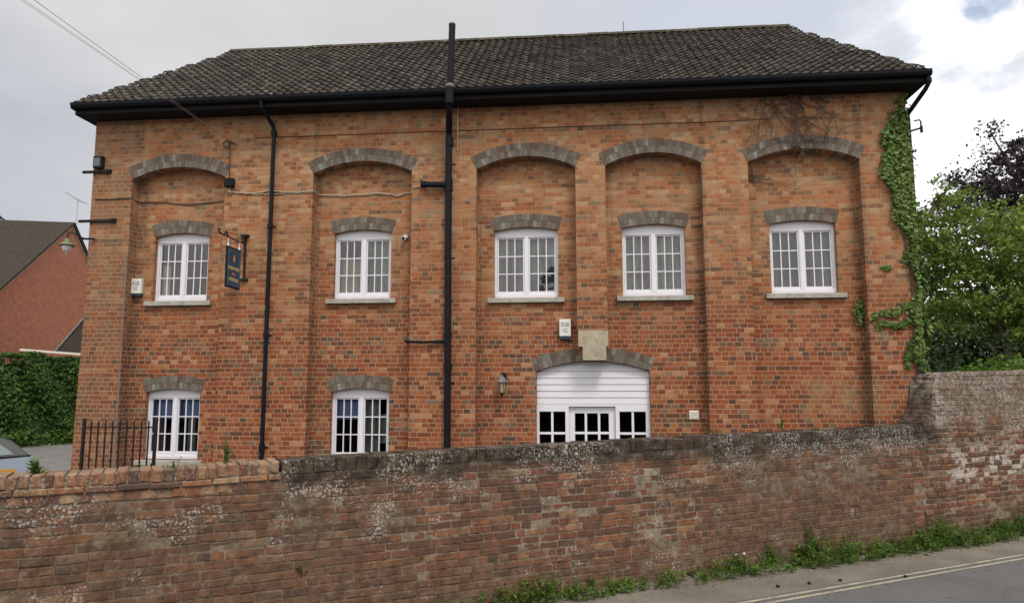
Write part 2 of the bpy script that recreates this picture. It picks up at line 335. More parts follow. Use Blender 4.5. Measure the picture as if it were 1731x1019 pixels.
def glass_mat(name='window_glass', tint=(1, 1, 1), ior=1.5, extra=.03):
    m = bpy.data.materials.new(name); m.use_nodes = True; t = NT(m.node_tree); t.n.clear()
    tr = t.node('ShaderNodeBsdfTransparent'); tr.inputs[0].default_value = (*tint, 1)
    gl = t.node('ShaderNodeBsdfGlossy'); gl.inputs['Roughness'].default_value = .0
    lw = t.node('ShaderNodeFresnel'); lw.inputs[0].default_value = ior
    f = t.m('ADD', t.m('MULTIPLY', lw.outputs[0], 1.5), extra, clamp=True)
    mx = t.node('ShaderNodeMixShader'); t.l.new(f, mx.inputs[0]); t.l.new(tr.outputs[0], mx.inputs[1]); t.l.new(gl.outputs[0], mx.inputs[2])
    o = t.node('ShaderNodeOutputMaterial'); t.l.new(mx.outputs[0], o.inputs[0]); return m
M['glass'] = glass_mat()
M['glass_dim'] = glass_mat('low_glass', (1, 1, 1), 1.45, -.02)

def leaf_mat(name, a, bb, c3, rough=.55, trans=.35):
    m = bpy.data.materials.new(name); m.use_nodes = True; t = NT(m.node_tree); b = t.n['Principled BSDF']
    ri = island(t); P = pos(t)
    n = t.noise(P, 1.1, 3, .6)
    c = t.ramp(t.m('ADD', t.m('MULTIPLY', ri, .65), t.m('MULTIPLY', t.ss(n, .3, .7), .35)), [(0, a), (.5, bb), (1, c3)])
    t.l.new(c, b.inputs['Base Color']); b.inputs['Roughness'].default_value = rough; b.inputs['Specular IOR Level'].default_value = .3
    tl = t.node('ShaderNodeBsdfTranslucent'); t.l.new(c, tl.inputs[0])
    mx = t.node('ShaderNodeMixShader'); mx.inputs[0].default_value = trans
    t.l.new(b.outputs[0], mx.inputs[1]); t.l.new(tl.outputs[0], mx.inputs[2]); t.l.new(mx.outputs[0], t.n['Material Output'].inputs[0]); return m
M['leaf_ash'] = leaf_mat('ash_leaf', (.060, .100, .016), (.140, .215, .034), (.26, .36, .07))
M['leaf_purple'] = leaf_mat('copper_leaf', (.016, .013, .019), (.036, .025, .036), (.075, .055, .070), trans=.15)
M['leaf_dark'] = leaf_mat('dark_leaf', (.010, .022, .006), (.022, .045, .010), (.045, .085, .018), trans=.2)
M['leaf_bush'] = leaf_mat('bush_leaf', (.05, .11, .012), (.10, .20, .02), (.19, .31, .04))
M['leaf_hedge'] = leaf_mat('hedge_leaf', (.020, .050, .010), (.050, .110, .018), (.12, .21, .04), trans=.3)
M['leaf_ivy'] = leaf_mat('ivy_leaf', (.030, .060, .012), (.080, .135, .024), (.17, .24, .055), rough=.45, trans=.2)
M['leaf_weed'] = leaf_mat('weed_leaf', (.034, .072, .012), (.080, .150, .022), (.17, .26, .05))
M['leaf_dry'] = leaf_mat('dry_leaf', (.20, .13, .05), (.16, .17, .05), (.30, .24, .10))
M['petal'] = leaf_mat('petal', (.6, .6, .6), (.7, .7, .7), (.75, .75, .75))
M['bark'] = stone_material('bark', (.07, .055, .04), (.12, .10, .075), (.03, .025, .02))
M['twig'] = stone_material('twig', (.060, .042, .034), (.105, .075, .058), (.03, .022, .018))

def asphalt(name, a, bb, scale=140, patch=True):
    m, t, b = new_mat(name); P = pos(t)
    g = t.noise(P, scale, 3, .7); n = t.noise(P, 1.1, 5, .6); s2 = t.noise(t.vm('MULTIPLY', P, (1, 1, 1)), 9, 5, .7)
    c = t.mix(t.ss(n, .35, .65), col(*a), col(*bb))
    c = t.mix(t.m('MULTIPLY', t.ss(g, .45, .7), .5), c, col(*(v * 1.9 for v in bb)))
    c = t.mix(t.m('MULTIPLY', t.ss(s2, .52, .7), .3), c, col(*(v * .6 for v in a)))
    ck = t.voro(t.vm('ADD', P, t.vm('SCALE', t.noise(P, 3, 3, .5, out=1), .35)), 1.1, feature='DISTANCE_TO_EDGE')
    if patch: c = t.mix(t.m('MULTIPLY', t.ss(ck, .012, .003), .35), c, col(.02, .02, .02))
    t.l.new(c, b.inputs['Base Color']); b.inputs['Roughness'].default_value = .9; bump(t, b, g, .5, .006); return m
M['road'] = asphalt('road_asphalt', (.090, .089, .091), (.112, .110, .110))
M['verge'] = asphalt('dusty_verge', (.115, .098, .080), (.180, .155, .128), 60, False)
M['yard'] = asphalt('yard_asphalt', (.125, .122, .115), (.17, .165, .155))
M['earth'] = asphalt('earth', (.05, .06, .03), (.09, .085, .05), 20, False)
def line_mat():
    m, t, b = new_mat('worn_yellow_line'); P = pos(t)
    wv = t.noise(P, 45, 5, .75); w2 = t.noise(P, 5, 4, .6)
    c = t.mix(t.ss(t.m('ADD', wv, t.m('MULTIPLY', w2, .5)), .66, .92), col(.46, .41, .27), col(.16, .15, .13))
    t.l.new(c, b.inputs['Base Color']); b.inputs['Roughness'].default_value = .8; return m
M['line'] = line_mat()
def house_brick():
    m, t, b = new_mat('house_brick'); P = pos(t); x, y, z = t.sep(P)
    br = t.node('ShaderNodeTexBrick'); br.inputs['Scale'].default_value = 1.0
    t.put(br.inputs['Vector'], t.comb(t.m('SUBTRACT', y, x), z, 0.0))
    for k, v in (('Brick Width', .225), ('Row Height', .075), ('Mortar Size', .008), ('Bias', -.1)): br.inputs[k].default_value = v
    br.inputs['Color1'].default_value = col(.50, .150, .070); br.inputs['Color2'].default_value = col(.30, .080, .042); br.inputs['Mortar'].default_value = col(.34, .19, .13)
    n = t.noise(P, .7, 5, .6)
    c = t.mix(t.m('MULTIPLY', t.ss(n, .4, .7), .5), br.outputs[0], col(.36, .15, .10))
    t.l.new(c, b.inputs['Base Color']); b.inputs['Roughness'].default_value = .9; bump(t, b, br.outputs[1], -.3, .01); return m
M['house_brick'] = house_brick()
def carpaint(name, c, rough=.25, metal=.3):
    m, t, b = new_mat(name); b.inputs['Base Color'].default_value = (*c, 1); b.inputs['Roughness'].default_value = rough
    b.inputs['Metallic'].default_value = metal; b.inputs['Coat Weight'].default_value = .6; return m
M['car_blue'] = carpaint('pale_blue_metallic', (.38, .45, .55))
M['car_glass'] = carpaint('car_glass', (.16, .20, .20), .06, 0.0)
M['car_trim'] = carpaint('car_trim', (.012, .012, .014), .4, 0)
M['car_amber'] = carpaint('amber_strip', (.50, .23, .03), .4, 0)
M['tyre'] = carpaint('tyre', (.02, .02, .02), .8, 0); M['tyre'].node_tree.nodes['Principled BSDF'].inputs['Coat Weight'].default_value = 0
M['red_lens'] = carpaint('red_lens', (.35, .02, .02), .2, 0)

# ------------------------------------------------------------------ mesh helpers
WL = {}                                    # world location of empties used as parents
def tag(o, label=None, cat=None, group=None, kind=None):
    if label: o['label'] = label
    if cat: o['category'] = cat
    if group: o['group'] = group
    if kind: o['kind'] = kind
    return o
def thing(name, loc, label, cat, group=None, kind=None):
    o = bpy.data.objects.new(name, None); C.objects.link(o); o.location = loc; o.empty_display_size = .2
    WL[o] = Vector(loc); return tag(o, label, cat, group, kind)
class MB:
    def __init__(s): s.v = []; s.f = []; s.mi = []; s.cur = 0
    def add(s, vs, fs, mi=None):
        o = len(s.v); s.v += [tuple(v) for v in vs]; s.f += [tuple(i + o for i in f) for f in fs]; s.mi += [s.cur if mi is None else mi] * len(fs)
    def box(s, x0, x1, y0, y1, z0, z1):
        s.add([(x0, y0, z0), (x1, y0, z0), (x1, y1, z0), (x0, y1, z0), (x0, y0, z1), (x1, y0, z1), (x1, y1, z1), (x0, y1, z1)],
              [(0, 3, 2, 1), (4, 5, 6, 7), (0, 1, 5, 4), (1, 2, 6, 5), (2, 3, 7, 6), (3, 0, 4, 7)])
    def hexa(s, p8): s.add(p8, [(0, 3, 2, 1), (4, 5, 6, 7), (0, 1, 5, 4), (1, 2, 6, 5), (2, 3, 7, 6), (3, 0, 4, 7)])
    def tube(s, path, r, n=8, cap=True):
        path = [Vector(p) for p in path]; rr = r if isinstance(r, (list, tuple)) else [r] * len(path)
        rings = []; prev = None
        for i, p in enumerate(path):
            d = (path[min(i + 1, len(path) - 1)] - path[max(i - 1, 0)]).normalized()
            if prev is None: a = d.orthogonal().normalized()
            else:
                a = prev - d * prev.dot(d)
                a = a.normalized() if a.length > 1e-6 else d.orthogonal().normalized()
            prev = a; b = d.cross(a)
            rings.append([p + (a * math.cos(2 * math.pi * k / n) + b * math.sin(2 * math.pi * k / n)) * rr[i] for k in range(n)])
        vs = [v for r_ in rings for v in r_]; fs = []
        for i in range(len(path) - 1):
            for k in range(n): fs.append((i * n + k, i * n + (k + 1) % n, (i + 1) * n + (k + 1) % n, (i + 1) * n + k))
        if cap: fs.append(tuple(range(n - 1, -1, -1))); fs.append(tuple((len(path) - 1) * n + k for k in range(n)))
        s.add(vs, fs)
    def lathe(s, c, prof, n=16):
        """profile (r, z) about a vertical axis through c"""
        vs = [(c[0] + r * math.cos(2 * math.pi * k / n), c[1] + r * math.sin(2 * math.pi * k / n), c[2] + z) for r, z in prof for k in range(n)]
        fs = [(i * n + k, i * n + (k + 1) % n, (i + 1) * n + (k + 1) % n, (i + 1) * n + k) for i in range(len(prof) - 1) for k in range(n)]
        s.add(vs, fs)
    def plate(s, poly, y0, y1, holes=()):
        """polygon in (x, z) with holes, front face at y0, extruded to y1"""
        loops = [list(poly)] + [list(h) for h in holes]
        pts = [p for L in loops for p in L]
        tris = tessellate_polygon([[Vector((a, b, 0)) for a, b in L] for L in loops])
        n = len(pts)
        def area(t3): (ax, az), (bx, bz), (cx, cz) = [pts[i] for i in t3]; return (bx - ax) * (cz - az) - (cx - ax) * (bz - az)
        fr = [(a, b, c) if area((a, b, c)) > 0 else (a, c, b) for a, b, c in tris]
        s.add([(a, y0, b) for a, b in pts] + [(a, y1, b) for a, b in pts], fr + [(n + c, n + b, n + a) for a, b, c in fr])
        o = 0
        for li, L in enumerate(loops):
            k = len(L); A = sum(L[i][0] * L[(i + 1) % k][1] - L[(i + 1) % k][0] * L[i][1] for i in range(k))
            vs = [(a, y0, b) for a, b in L] + [(a, y1, b) for a, b in L]
            flip = (A > 0) != (li > 0)
            fs = [(i, k + i, k + (i + 1) % k, (i + 1) % k) if flip else (i, (i + 1) % k, k + (i + 1) % k, k + i) for i in range(k)]
            s.add(vs, fs)
    def build(s, name, mats, parent=None, smooth=False, bevel=0):
        me = bpy.data.meshes.new(name); off = WL.get(parent, Vector((0, 0, 0))) if parent else Vector((0, 0, 0))
        me.from_pydata([(v[0] - off.x, v[1] - off.y, v[2] - off.z) for v in s.v], [], s.f)
        for m in (mats if isinstance(mats, (list, tuple)) else [mats]): me.materials.append(m)
        me.polygons.foreach_set('material_index', s.mi)
        if smooth: me.polygons.foreach_set('use_smooth', [True] * len(me.polygons))
        me.update(); o = bpy.data.objects.new(name, me); C.objects.link(o)
        if parent:
            o.parent = parent; WL[o] = off
        if bevel:
            b = o.modifiers.new('bevel', 'BEVEL'); b.width = bevel; b.segments = 2; b.limit_method = 'ANGLE'
        if smooth:
            pass
        return o
def arc(x0, x1, zs, rise, n=14):
    """points of a segmental arch from (x0,zs) over to (x1,zs)"""
    w_ = (x1 - x0) / 2; r = (w_ * w_ + rise * rise) / (2 * rise); cx = (x0 + x1) / 2; cz = zs + rise - r; a = math.asin(w_ / r)
    return [(cx + r * math.sin(-a + 2 * a * i / n), cz + r * math.cos(-a + 2 * a * i / n)) for i in range(n + 1)]
def leaves(name, pts, size, mat, parent=None, up=0.0, aspect=.55, nrm=None, sizes=None):
    """one mesh of leaf-shaped faces at pts"""
    pts = np.asarray(pts, float); n = len(pts)
    d = rng.normal(size=(n, 3));
    if nrm is not None: d = d * .55 + np.asarray(nrm)
    d[:, 2] += up; d /= np.linalg.norm(d, axis=1)[:, None]
    a = np.cross(d, rng.normal(size=(n, 3))); a /= np.linalg.norm(a, axis=1)[:, None]; b = np.cross(d, a)
    sz = (size * rng.uniform(.6, 1.3, n))[:, None] if sizes is None else np.asarray(sizes)[:, None]
    v = np.empty((n, 4, 3)); v[:, 0] = pts - a * sz * .6; v[:, 1] = pts + b * sz * aspect * .6 - a * sz * .05; v[:, 2] = pts + a * sz * .6 + d * sz * .12; v[:, 3] = pts - b * sz * aspect * .6 - a * sz * .05
    off = np.array(WL.get(parent, Vector((0, 0, 0)))) if parent else np.zeros(3)
    v = (v - off).reshape(-1, 3)
    me = bpy.data.meshes.new(name); me.vertices.add(4 * n); me.vertices.foreach_set('co', v.ravel())
    me.loops.add(4 * n); me.loops.foreach_set('vertex_index', np.arange(4 * n)); me.polygons.add(n)
    me.polygons.foreach_set('loop_start', np.arange(0, 4 * n, 4)); me.polygons.foreach_set('loop_total', np.full(n, 4))
    me.materials.append(mat); me.update(calc_edges=True); o = bpy.data.objects.new(name, me); C.objects.link(o)
    if parent: o.parent = parent; WL[o] = Vector(off)
    return o
def text_mesh(txt, size, name, mat, parent, loc, rot, extrude=.001, sx=1.0):
    cu = bpy.data.curves.new('t', 'FONT'); cu.body = txt; cu.size = size; cu.align_x = 'CENTER'; cu.align_y = 'CENTER'; cu.extrude = extrude
    cu.space_line = 1.0; cu.offset = size * .012
    to = bpy.data.objects.new('t', cu); C.objects.link(to); bpy.context.view_layer.update()
    me = bpy.data.meshes.new_from_object(to.evaluated_get(bpy.context.evaluated_depsgraph_get())); bpy.data.objects.remove(to); bpy.data.curves.remove(cu)
    off = WL.get(parent, Vector((0, 0, 0)))
    me.transform(Matrix.Translation(Vector(loc) - off) @ Matrix(rot).to_4x4() @ Matrix.Diagonal((sx, 1, 1, 1)))
    me.materials.clear(); me.materials.append(mat); me.name = name
    o = bpy.data.objects.new(name, me); C.objects.link(o); o.parent = parent; WL[o] = off; return o

# ------------------------------------------------------------------ ground, road
def hgt(x, y):
    return .027 * min(max(y - 1.5, 0), 10)
def sheet(name, xs, ys, dz, mat):
    b = MB(); nx, ny = len(xs), len(ys)
    vs = [(x, y, hgt(x, y) + dz) for y in ys for x in xs]
    b.add(vs, [(j * nx + i, j * nx + i + 1, (j + 1) * nx + i + 1, (j + 1) * nx + i) for j in range(ny - 1) for i in range(nx - 1)])
    return tag(b.build(name, mat), kind='structure')
sheet('ground', [-900, -60, -20, 0, 20, 60, 900], [-900, -60, -12, 1.5, 11.5, 40, 900], -.03, M['earth'])
sheet('car_park', [-60, -30, -15, 5.0], [-8.2, -4, 1.5, 11.5, 17, 40], -.018, M['yard'])
WD = Vector((.852, .524, 0)); WN = Vector((.524, -.852, 0)); WP = Vector((-.85, -3.95, 0))     # along the wall, out of the wall
def wp(s, d, z): p = WP + WD * s + WN * d; return (p.x, p.y, z)
def strip(name, d0, d1, z, mat, s0=-40, s1=60, n=100):
    b = MB(); vs = []
    for i in range(n + 1):
        s = s0 + (s1 - s0) * i / n; vs += [wp(s, d0, z), wp(s, d1, z)]
    b.add(vs, [(2 * i + 1, 2 * i + 3, 2 * i + 2, 2 * i) for i in range(n)])
    return b.build(name, mat)
tag(strip('verge', -.3, 1.0, -.002, M['verge']), kind='structure')
tag(strip('road', 1.0, 9.0, 0.0, M['road']), kind='structure')
tag(strip('far_verge', 9.0, 12.0, -.002, M['verge']), kind='structure')
for k, (a, b_) in enumerate(((1.055, 1.100), (1.175, 1.220))):
    o = strip('yellow_line', a, b_, .004, M['line']); tag(o, kind='structure')

# ------------------------------------------------------------------ the mill
BX0, BX1, BD = -8.27, 5.085, 6.0
mill = thing('brick_mill', (-1.6, 0, 0), 'long red brick mill building with hipped tiled roof and arched bays', 'building')
BAYS = [(-7.553, -5.904, 5.655), (-4.382, -2.716, 5.662), (-1.648, -.045, 5.660), (.43, 1.945, 5.658), (2.655, 4.350, 5.648)]
RISE = .195
def seg(b): return arc(b[0], b[1], b[2], RISE)
KZ = 3.02
fr = [(BX0 - .07, -.3), (BAYS[0][0] + .02, -.3)] + seg(BAYS[0]) + [(BAYS[0][1], -.3), (BAYS[1][0], -.3)] + seg(BAYS[1]) + [(BAYS[1][1], -.3), (BAYS[2][0], -.3)] \
   + seg(BAYS[2]) + [(BAYS[2][1], KZ), (BAYS[3][0], KZ)] + seg(BAYS[3]) + [(BAYS[3][1], -.3), (BAYS[4][0], -.3)] + seg(BAYS[4]) + [(BAYS[4][1] - .01, -.3), (BX1 + .005, -.3), (BX1, 6.9), (BX0, 6.9), (BX0, 3.2)]
wb = MB(); wb.plate(fr, 0, .25)
WIN = [  # cx, width, sill bottom z, springing, rise
    (-6.735, .965, 3.595, 4.695, .065, 'w1'), (-3.580, .970, 3.595, 4.690, .062, 'w2'), (-.860, 1.045, 3.575, 4.675, .060, 'w3'),
    (1.190, 1.000, 3.580, 4.675, .066, 'w4'), (3.505, 1.015, 3.590, 4.690, .060, 'w5'),
    (-6.755, .950, .965, 2.063, .062, 'g1'), (-3.570, .970, .965, 2.063, .065, 'g2')]
DX0, DX1 = -.705, 1.083
holes = []
for cx, w_, z0, zs, ri, k in WIN:
    holes.append([(cx + w_ / 2, z0)] + arc(cx - w_ / 2, cx + w_ / 2, zs, ri, 8)[::-1] + [(cx - w_ / 2, z0)])
holes.append([(DX1, -.02)] + arc(DX0, DX1, 2.39, .16, 12)[::-1] + [(DX0, -.02)])
wb.plate([(BX0 + .03, -.3), (BX1 - .03, -.3), (BX1 - .03, 6.9), (BX0 + .03, 6.9)], .22, .42, holes)
# left, right and back walls
wb.box(BX0, BX0 + .3, .25, BD, -.3, 6.9); wb.box(BX1 - .3, BX1, .25, BD, -.3, 6.9); wb.box(BX0 + .3, BX1 - .3, BD - .3, BD, -.3, 6.9)
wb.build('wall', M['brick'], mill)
fl = MB(); fl.box(BX0 + .3, BX1 - .3, .42, BD - .3, 2.85, 3.0); fl.box(BX0 + .3, BX1 - .3, .42, BD - .3, 5.9, 6.0); fl.box(BX0 + .3, BX1 - .3, .42, BD - .3, -.2, -.05)
for xx in (-5.2, -2.2, .0, 2.3): fl.box(xx, xx + .1, 1.2, BD - .3, -.05, 5.9)
fl.box(BX0 + .3, BX1 - .3, 1.9, 2.0, 0, 5.9)
fl.build('interior_floor', M['dark_room'], mill)

def arch_ring(x0, x1, zs, ri, th, y0, y1, parent, nb, name='arch_lintel', gap=None, key=0.0):
    """two rings of grey voussoirs over an opening"""
    w_ = (x1 - x0) / 2; r = (w_ * w_ + ri * ri) / (2 * ri); cx = (x0 + x1) / 2; cz = zs + ri - r; a = math.asin(w_ / r)
    b = MB()
    # mortar bed
    n = 24; vs = []
    for i in range(n + 1):
        q = -a + 2 * a * i / n
        for rr, yy in ((r + .001, y0 + .004), (r + th, y0 + .004), (r + th, y1), (r + .001, y1)): vs.append((cx + rr * math.sin(q), yy, cz + rr * math.cos(q)))
    fs = []
    for i in range(n):
        if gap and abs((-a + 2 * a * (i + .5) / n) * r) < gap: continue
        for k in range(4): fs.append((4 * i + k, 4 * i + (k + 1) % 4, 4 * i + 4 + (k + 1) % 4, 4 * i + 4 + k))
    b.add(vs, fs, 1)
    h = th / 2
    for ring in range(2):
        ra, rb = r + ring * h + (.000 if ring == 0 else .002), r + (ring + 1) * h - .002
        cnt = nb + (1 if ring else 0); off = random.uniform(-.3, .3)
        for i in range(cnt):
            q0 = -a + 2 * a * i / cnt; q1 = -a + 2 * a * (i + 1) / cnt
            j0, j1 = random.uniform(.0015, .0045) / r, random.uniform(.0015, .0045) / r
            if gap and abs((q0 + q1) / 2 * r) < gap: continue
            dy = random.uniform(-.004, .004); jr = random.uniform(-.002, .002)
            p = []
            for yy in (y0 + dy, y1 + .002):
                for rr, q in ((ra + jr, q0 + j0), (ra + jr, q1 - j1), (rb + jr, q1 - j1), (rb + jr, q0 + j0)):
                    p.append((cx + rr * math.sin(q), yy, cz + rr * math.cos(q)))
            b.add(p, [(0, 1, 2, 3), (7, 6, 5, 4), (0, 4, 5, 1), (1, 5, 6, 2), (2, 6, 7, 3), (3, 7, 4, 0)], 0)
    return b.build(name, [M['arch'], M['arch_mortar']], parent)
for b_ in BAYS: arch_ring(b_[0], b_[1], b_[2], RISE, .222, -.006, .217, mill, 27, 'bay_arch')
for cx, w_, z0, zs, ri, k in WIN: arch_ring(cx - w_ / 2 - .02, cx + w_ / 2 + .02, zs, ri, .215, .214, .33, mill, 15, 'window_arch')
arch_ring(DX0 - .01, DX1 + .01, 2.39, .16, .21, .214, .33, mill, 25, 'door_arch', gap=.215)
kb = MB(); kb.plate([(.035, 2.555), (.40, 2.555), (.40, 2.765), (.435, 2.765), (.435, 3.02), (-.03, 3.02), (-.03, 2.765), (.035, 2.765)], -.015, .30)
kb.build('keystone', M['keystone'], mill, bevel=.012)

def window(cx, w_, z0, zs, ri, key):
    x0, x1 = cx - w_ / 2, cx + w_ / 2; yf = .315
    low = key[0] == 'g'
    b = MB(); top = zs + ri
    zc = zs - .095; zb = z0 + (.085 if not low else .10)      # casement opening top / bottom
    hw = .046; mw = .038
    L = [(x0 + hw, cx - mw), (cx + mw, x1 - hw)]
    hol = [[(b_, zb), (b_, zc), (a, zc), (a, zb)] for a, b_ in L]
    out = [(x0, z0), (x1, z0)] + arc(x0, x1, zs, ri, 10)[::-1]
    b.plate(out, yf, yf + .08, hol)
    # mullion face and top board stand slightly proud
    b.box(cx - .028, cx + .028, yf - .008, yf + .002, z0 + .07, zc + .02)
    b.box(x0 + .005, x1 - .005, yf - .016, yf + .002, z0 + .005, z0 + .062)
    fo = b.build('window', M['white'], mill, bevel=.003)
    WL[fo] = WL[mill]
    panes = MB()
    for a, b_ in L:
        c = MB(); fw = .020; ys = yf + .014
        ia, ib, ja, jb = a + fw, b_ - fw, zb + fw + .008, zc - fw
        c.plate([(a + .003, zb + .003), (b_ - .003, zb + .003), (b_ - .003, zc - .006), (a + .003, zc - .006)], ys, ys + .045, [[(ib, ja), (ib, jb), (ia, jb), (ia, ja)]])
        bw = .0080
        for k in (1, 2):
            xx = ia + (ib - ia) * k / 3; c.box(xx - bw, xx + bw, ys + .006, ys + .03, ja, jb)
            zz = ja + (jb - ja) * k / 3; c.box(ia, ib, ys + .008, ys + .028, zz - bw, zz + bw)
        c.build('casement', M['white'], fo)
        yo = random.uniform(0, .004)
        panes.add([(ia, ys + .022 + yo, ja), (ib, ys + .022 - yo, ja), (ib, ys + .022 - yo, jb), (ia, ys + .022 + yo, jb)], [(0, 1, 2, 3)])
    panes.build('pane', M['glass_dim' if low else 'glass'], fo)
    if not low or key == 'g1':
        s = MB(); zt = z0 - .002
        s.add([(x0 - .10, .14, zt - .085), (x1 + .10, .14, zt - .085), (x1 + .10, .14, zt - .012), (x0 - .10, .14, zt - .012),
               (x0 - .10, .216, zt - .085), (x1 + .10, .216, zt - .085), (x1 + .10, .216, zt), (x0 - .10, .216, zt)],
              [(0, 1, 2, 3), (0, 4, 5, 1), (3, 2, 6, 7), (0, 3, 7, 4), (1, 5, 6, 2), (4, 7, 6, 5)])
        s.box(x0 + .002, x1 - .002, .2165, .33, zt - .07, zt)
        s.build('sill', M['sill'], fo, bevel=.006)
    # what hangs behind the glass
    yb = yf + .14
    def blind(a, b_, zl, zh, mat, wav=.015, name='blind'):
        q = MB(); n = 26; vs = []
        for i in range(n + 1):
            x = a + (b_ - a) * i / n; y = yb + wav * .3 * math.sin(i * .9)
            vs += [(x, y, zl), (x, y, zh)]
        q.add(vs, [(2 * i, 2 * i + 2, 2 * i + 3, 2 * i + 1) for i in range(n)]); q.build(name, mat, fo)
    zl, zh = z0 + .02, zc + .02; hh = (zh - zl)
    if key == 'w1': blind(x0 + .03, x0 + .17, zl, zl + hh * .62, M['cream'], .01); blind(x0 + .36, x0 + .43, zl, zl + hh * .6, M['cream'], .01)  # pale upright strips stand in for bright reflections, no real blinds here
    if key == 'w2': blind(x0, cx, zl, zl + hh * .70, M['blind_cream'], name='curtain'); blind(cx + .02, x1, zl, zh, M['blind_grey'])
    if key == 'w3': blind(x0, cx, zl, zh, M['blind_grey']); blind(cx + .01, x1, zl + hh * .3, zh, M['blind_grey']); blind(cx + .01, x1, zl, zl + hh * .3, M['blind_dark'])
    if key == 'w4': blind(x0, x1, zl, zh, M['blind_grey'])
    if key == 'w5': blind(x0, cx - .02, zl, zh, M['blind_dark']); blind(cx + .02, x1, zl, zh, M['blind_dark'])
    if key == 'g1': blind(x0, x1, zh - hh * .37, zh, M['blind_blue'], .0); blind(x0, x0 + .22, zl, zh - hh * .37, M['blind_brown'], name='curtain'); blind(cx + .16, cx + .3, zl, zh - hh * .37, M['blind_grey'], name='curtain')
    if key == 'g2': blind(x0, cx, zh - hh * .37, zh, M['blind_blue'], .0); blind(cx + .03, x1 - .22, zl, zh, M['blind_grey']); blind(x1 - .22, x1, zl + hh * .25, zl + hh * .72, M['blind_grey'])
    return fo
wlab = {'w1': 'white upper window with no blinds, reflecting sky and dark shapes', 'w2': 'white upper window with a cream curtain on its left side', 'w3': 'white upper window with mottled grey blinds',
        'w4': 'white upper window with even grey blinds', 'w5': 'white upper window with dark grey blinds', 'g1': 'white lower window with blue blind across both casements', 'g2': 'white lower window with blue blind on its left casement only'}
for q in WIN: window(*q)['label'] = wlab[q[5]]

# entrance: cladding above, sidelights and a pair of glazed doors
cl = MB(); top_arc = arc(DX0, DX1, 2.39, .16, 24)
def topz(x):
    for (xa, za), (xb, zb) in zip(top_arc, top_arc[1:]):
        if xa - 1e-9 <= x <= xb + 1e-9: return za + (zb - za) * (x - xa) / (xb - xa)
    return 2.39
zz = 1.872
for k in range(8):
    z1 = zz + .104
    # each board is a wedge, thicker at its foot, its top following the arch
    xs = [DX0 + .004 + (DX1 - DX0 - .008) * i / 30 for i in range(31)]
    vs = []; ok = [topz(x) > zz + .004 for x in xs]
    xs = [x for x, o in zip(xs, ok) if o]
    for x in xs:
        zt = min(z1 - .004, topz(x) - .002); f = (zt - zz) / .10
        vs += [(x, .303, zz), (x, .303 + .011 * f, zt), (x, .33, zt), (x, .33, zz)]
    if len(xs) > 1:
        n = len(xs)
        cl.add(vs, [tuple((4 * i + a, 4 * i + b_, 4 * i + 4 + b_, 4 * i + 4 + a)) for i in range(n - 1) for a, b_ in ((1, 0), (2, 1), (3, 2), (0, 3))] + [(0, 1, 2, 3), tuple(4 * (n - 1) + j for j in (3, 2, 1, 0))])
    zz = z1
cl.box(DX0 + .002, DX1 - .002, .332, .36, 1.87, 2.38)
cl.build('cladding', M['board'], mill)
def X(q): return DX0 + (q - 145) / 587
en = MB()
yf = .305
# frame plate with openings for sidelights and the doorway
def rect(a, b_, z0, z1): return [(b_, z0), (b_, z1), (a, z1), (a, z0)]
en.plate([(DX0 + .002, -.02), (DX1 - .002, -.02), (DX1 - .002, 1.868), (DX0 + .002, 1.868)], yf, yf + .07,
         [rect(X(170), X(412), .9, 1.755), rect(X(445), X(876), .0, 1.835), rect(X(912), X(1153), .9, 1.755)])
eo = en.build('entrance_frame', M['white'], mill, bevel=.003)
for a, b_, c_ in ((170, 412, 290), (912, 1153, 1034)):
    s = MB(); s.box(X(c_) - .018, X(c_) + .018, yf + .012, yf + .05, .9, 1.755)
    for z in (1.415, 1.09): s.box(X(a), X(b_), yf + .014, yf + .048, z - .018, z + .018)
    so = s.build('sidelight', M['white'], eo)
    g = MB(); g.add([(X(a), yf + .03, .9), (X(b_), yf + .03, .9), (X(b_), yf + .03, 1.755), (X(a), yf + .03, 1.755)], [(0, 1, 2, 3)]); g.build('sidelight_glass', M['glass_dim'], eo)
dr = MB(); yd = yf + .06
dr.plate([(X(447), .005), (X(874), .005), (X(874), 1.832), (X(447), 1.832)], yd, yd + .045, [rect(X(500), X(815), .75, 1.727)])
for c_ in (602, 724): dr.box(X(c_) - .019, X(c_) + .019, yd + .005, yd + .04, .75, 1.727)
for z in (1.416, 1.08): dr.box(X(500), X(815), yd + .007, yd + .038, z - .019, z + .019)
do = dr.build('door', M['white'], mill, bevel=.003)
g = MB(); g.add([(X(500), yd + .02, .75), (X(815), yd + .02, .75), (X(815), yd + .02, 1.727), (X(500), yd + .02, 1.727)], [(0, 1, 2, 3)]); g.build('door_glass', M['glass_dim'], do)
h = MB(); h.tube([(X(480), yd - .005, 1.0), (X(480), yd - .05, 1.0), (X(520), yd - .05, 1.0)], .009); h.build('handle', M['galv'], do)

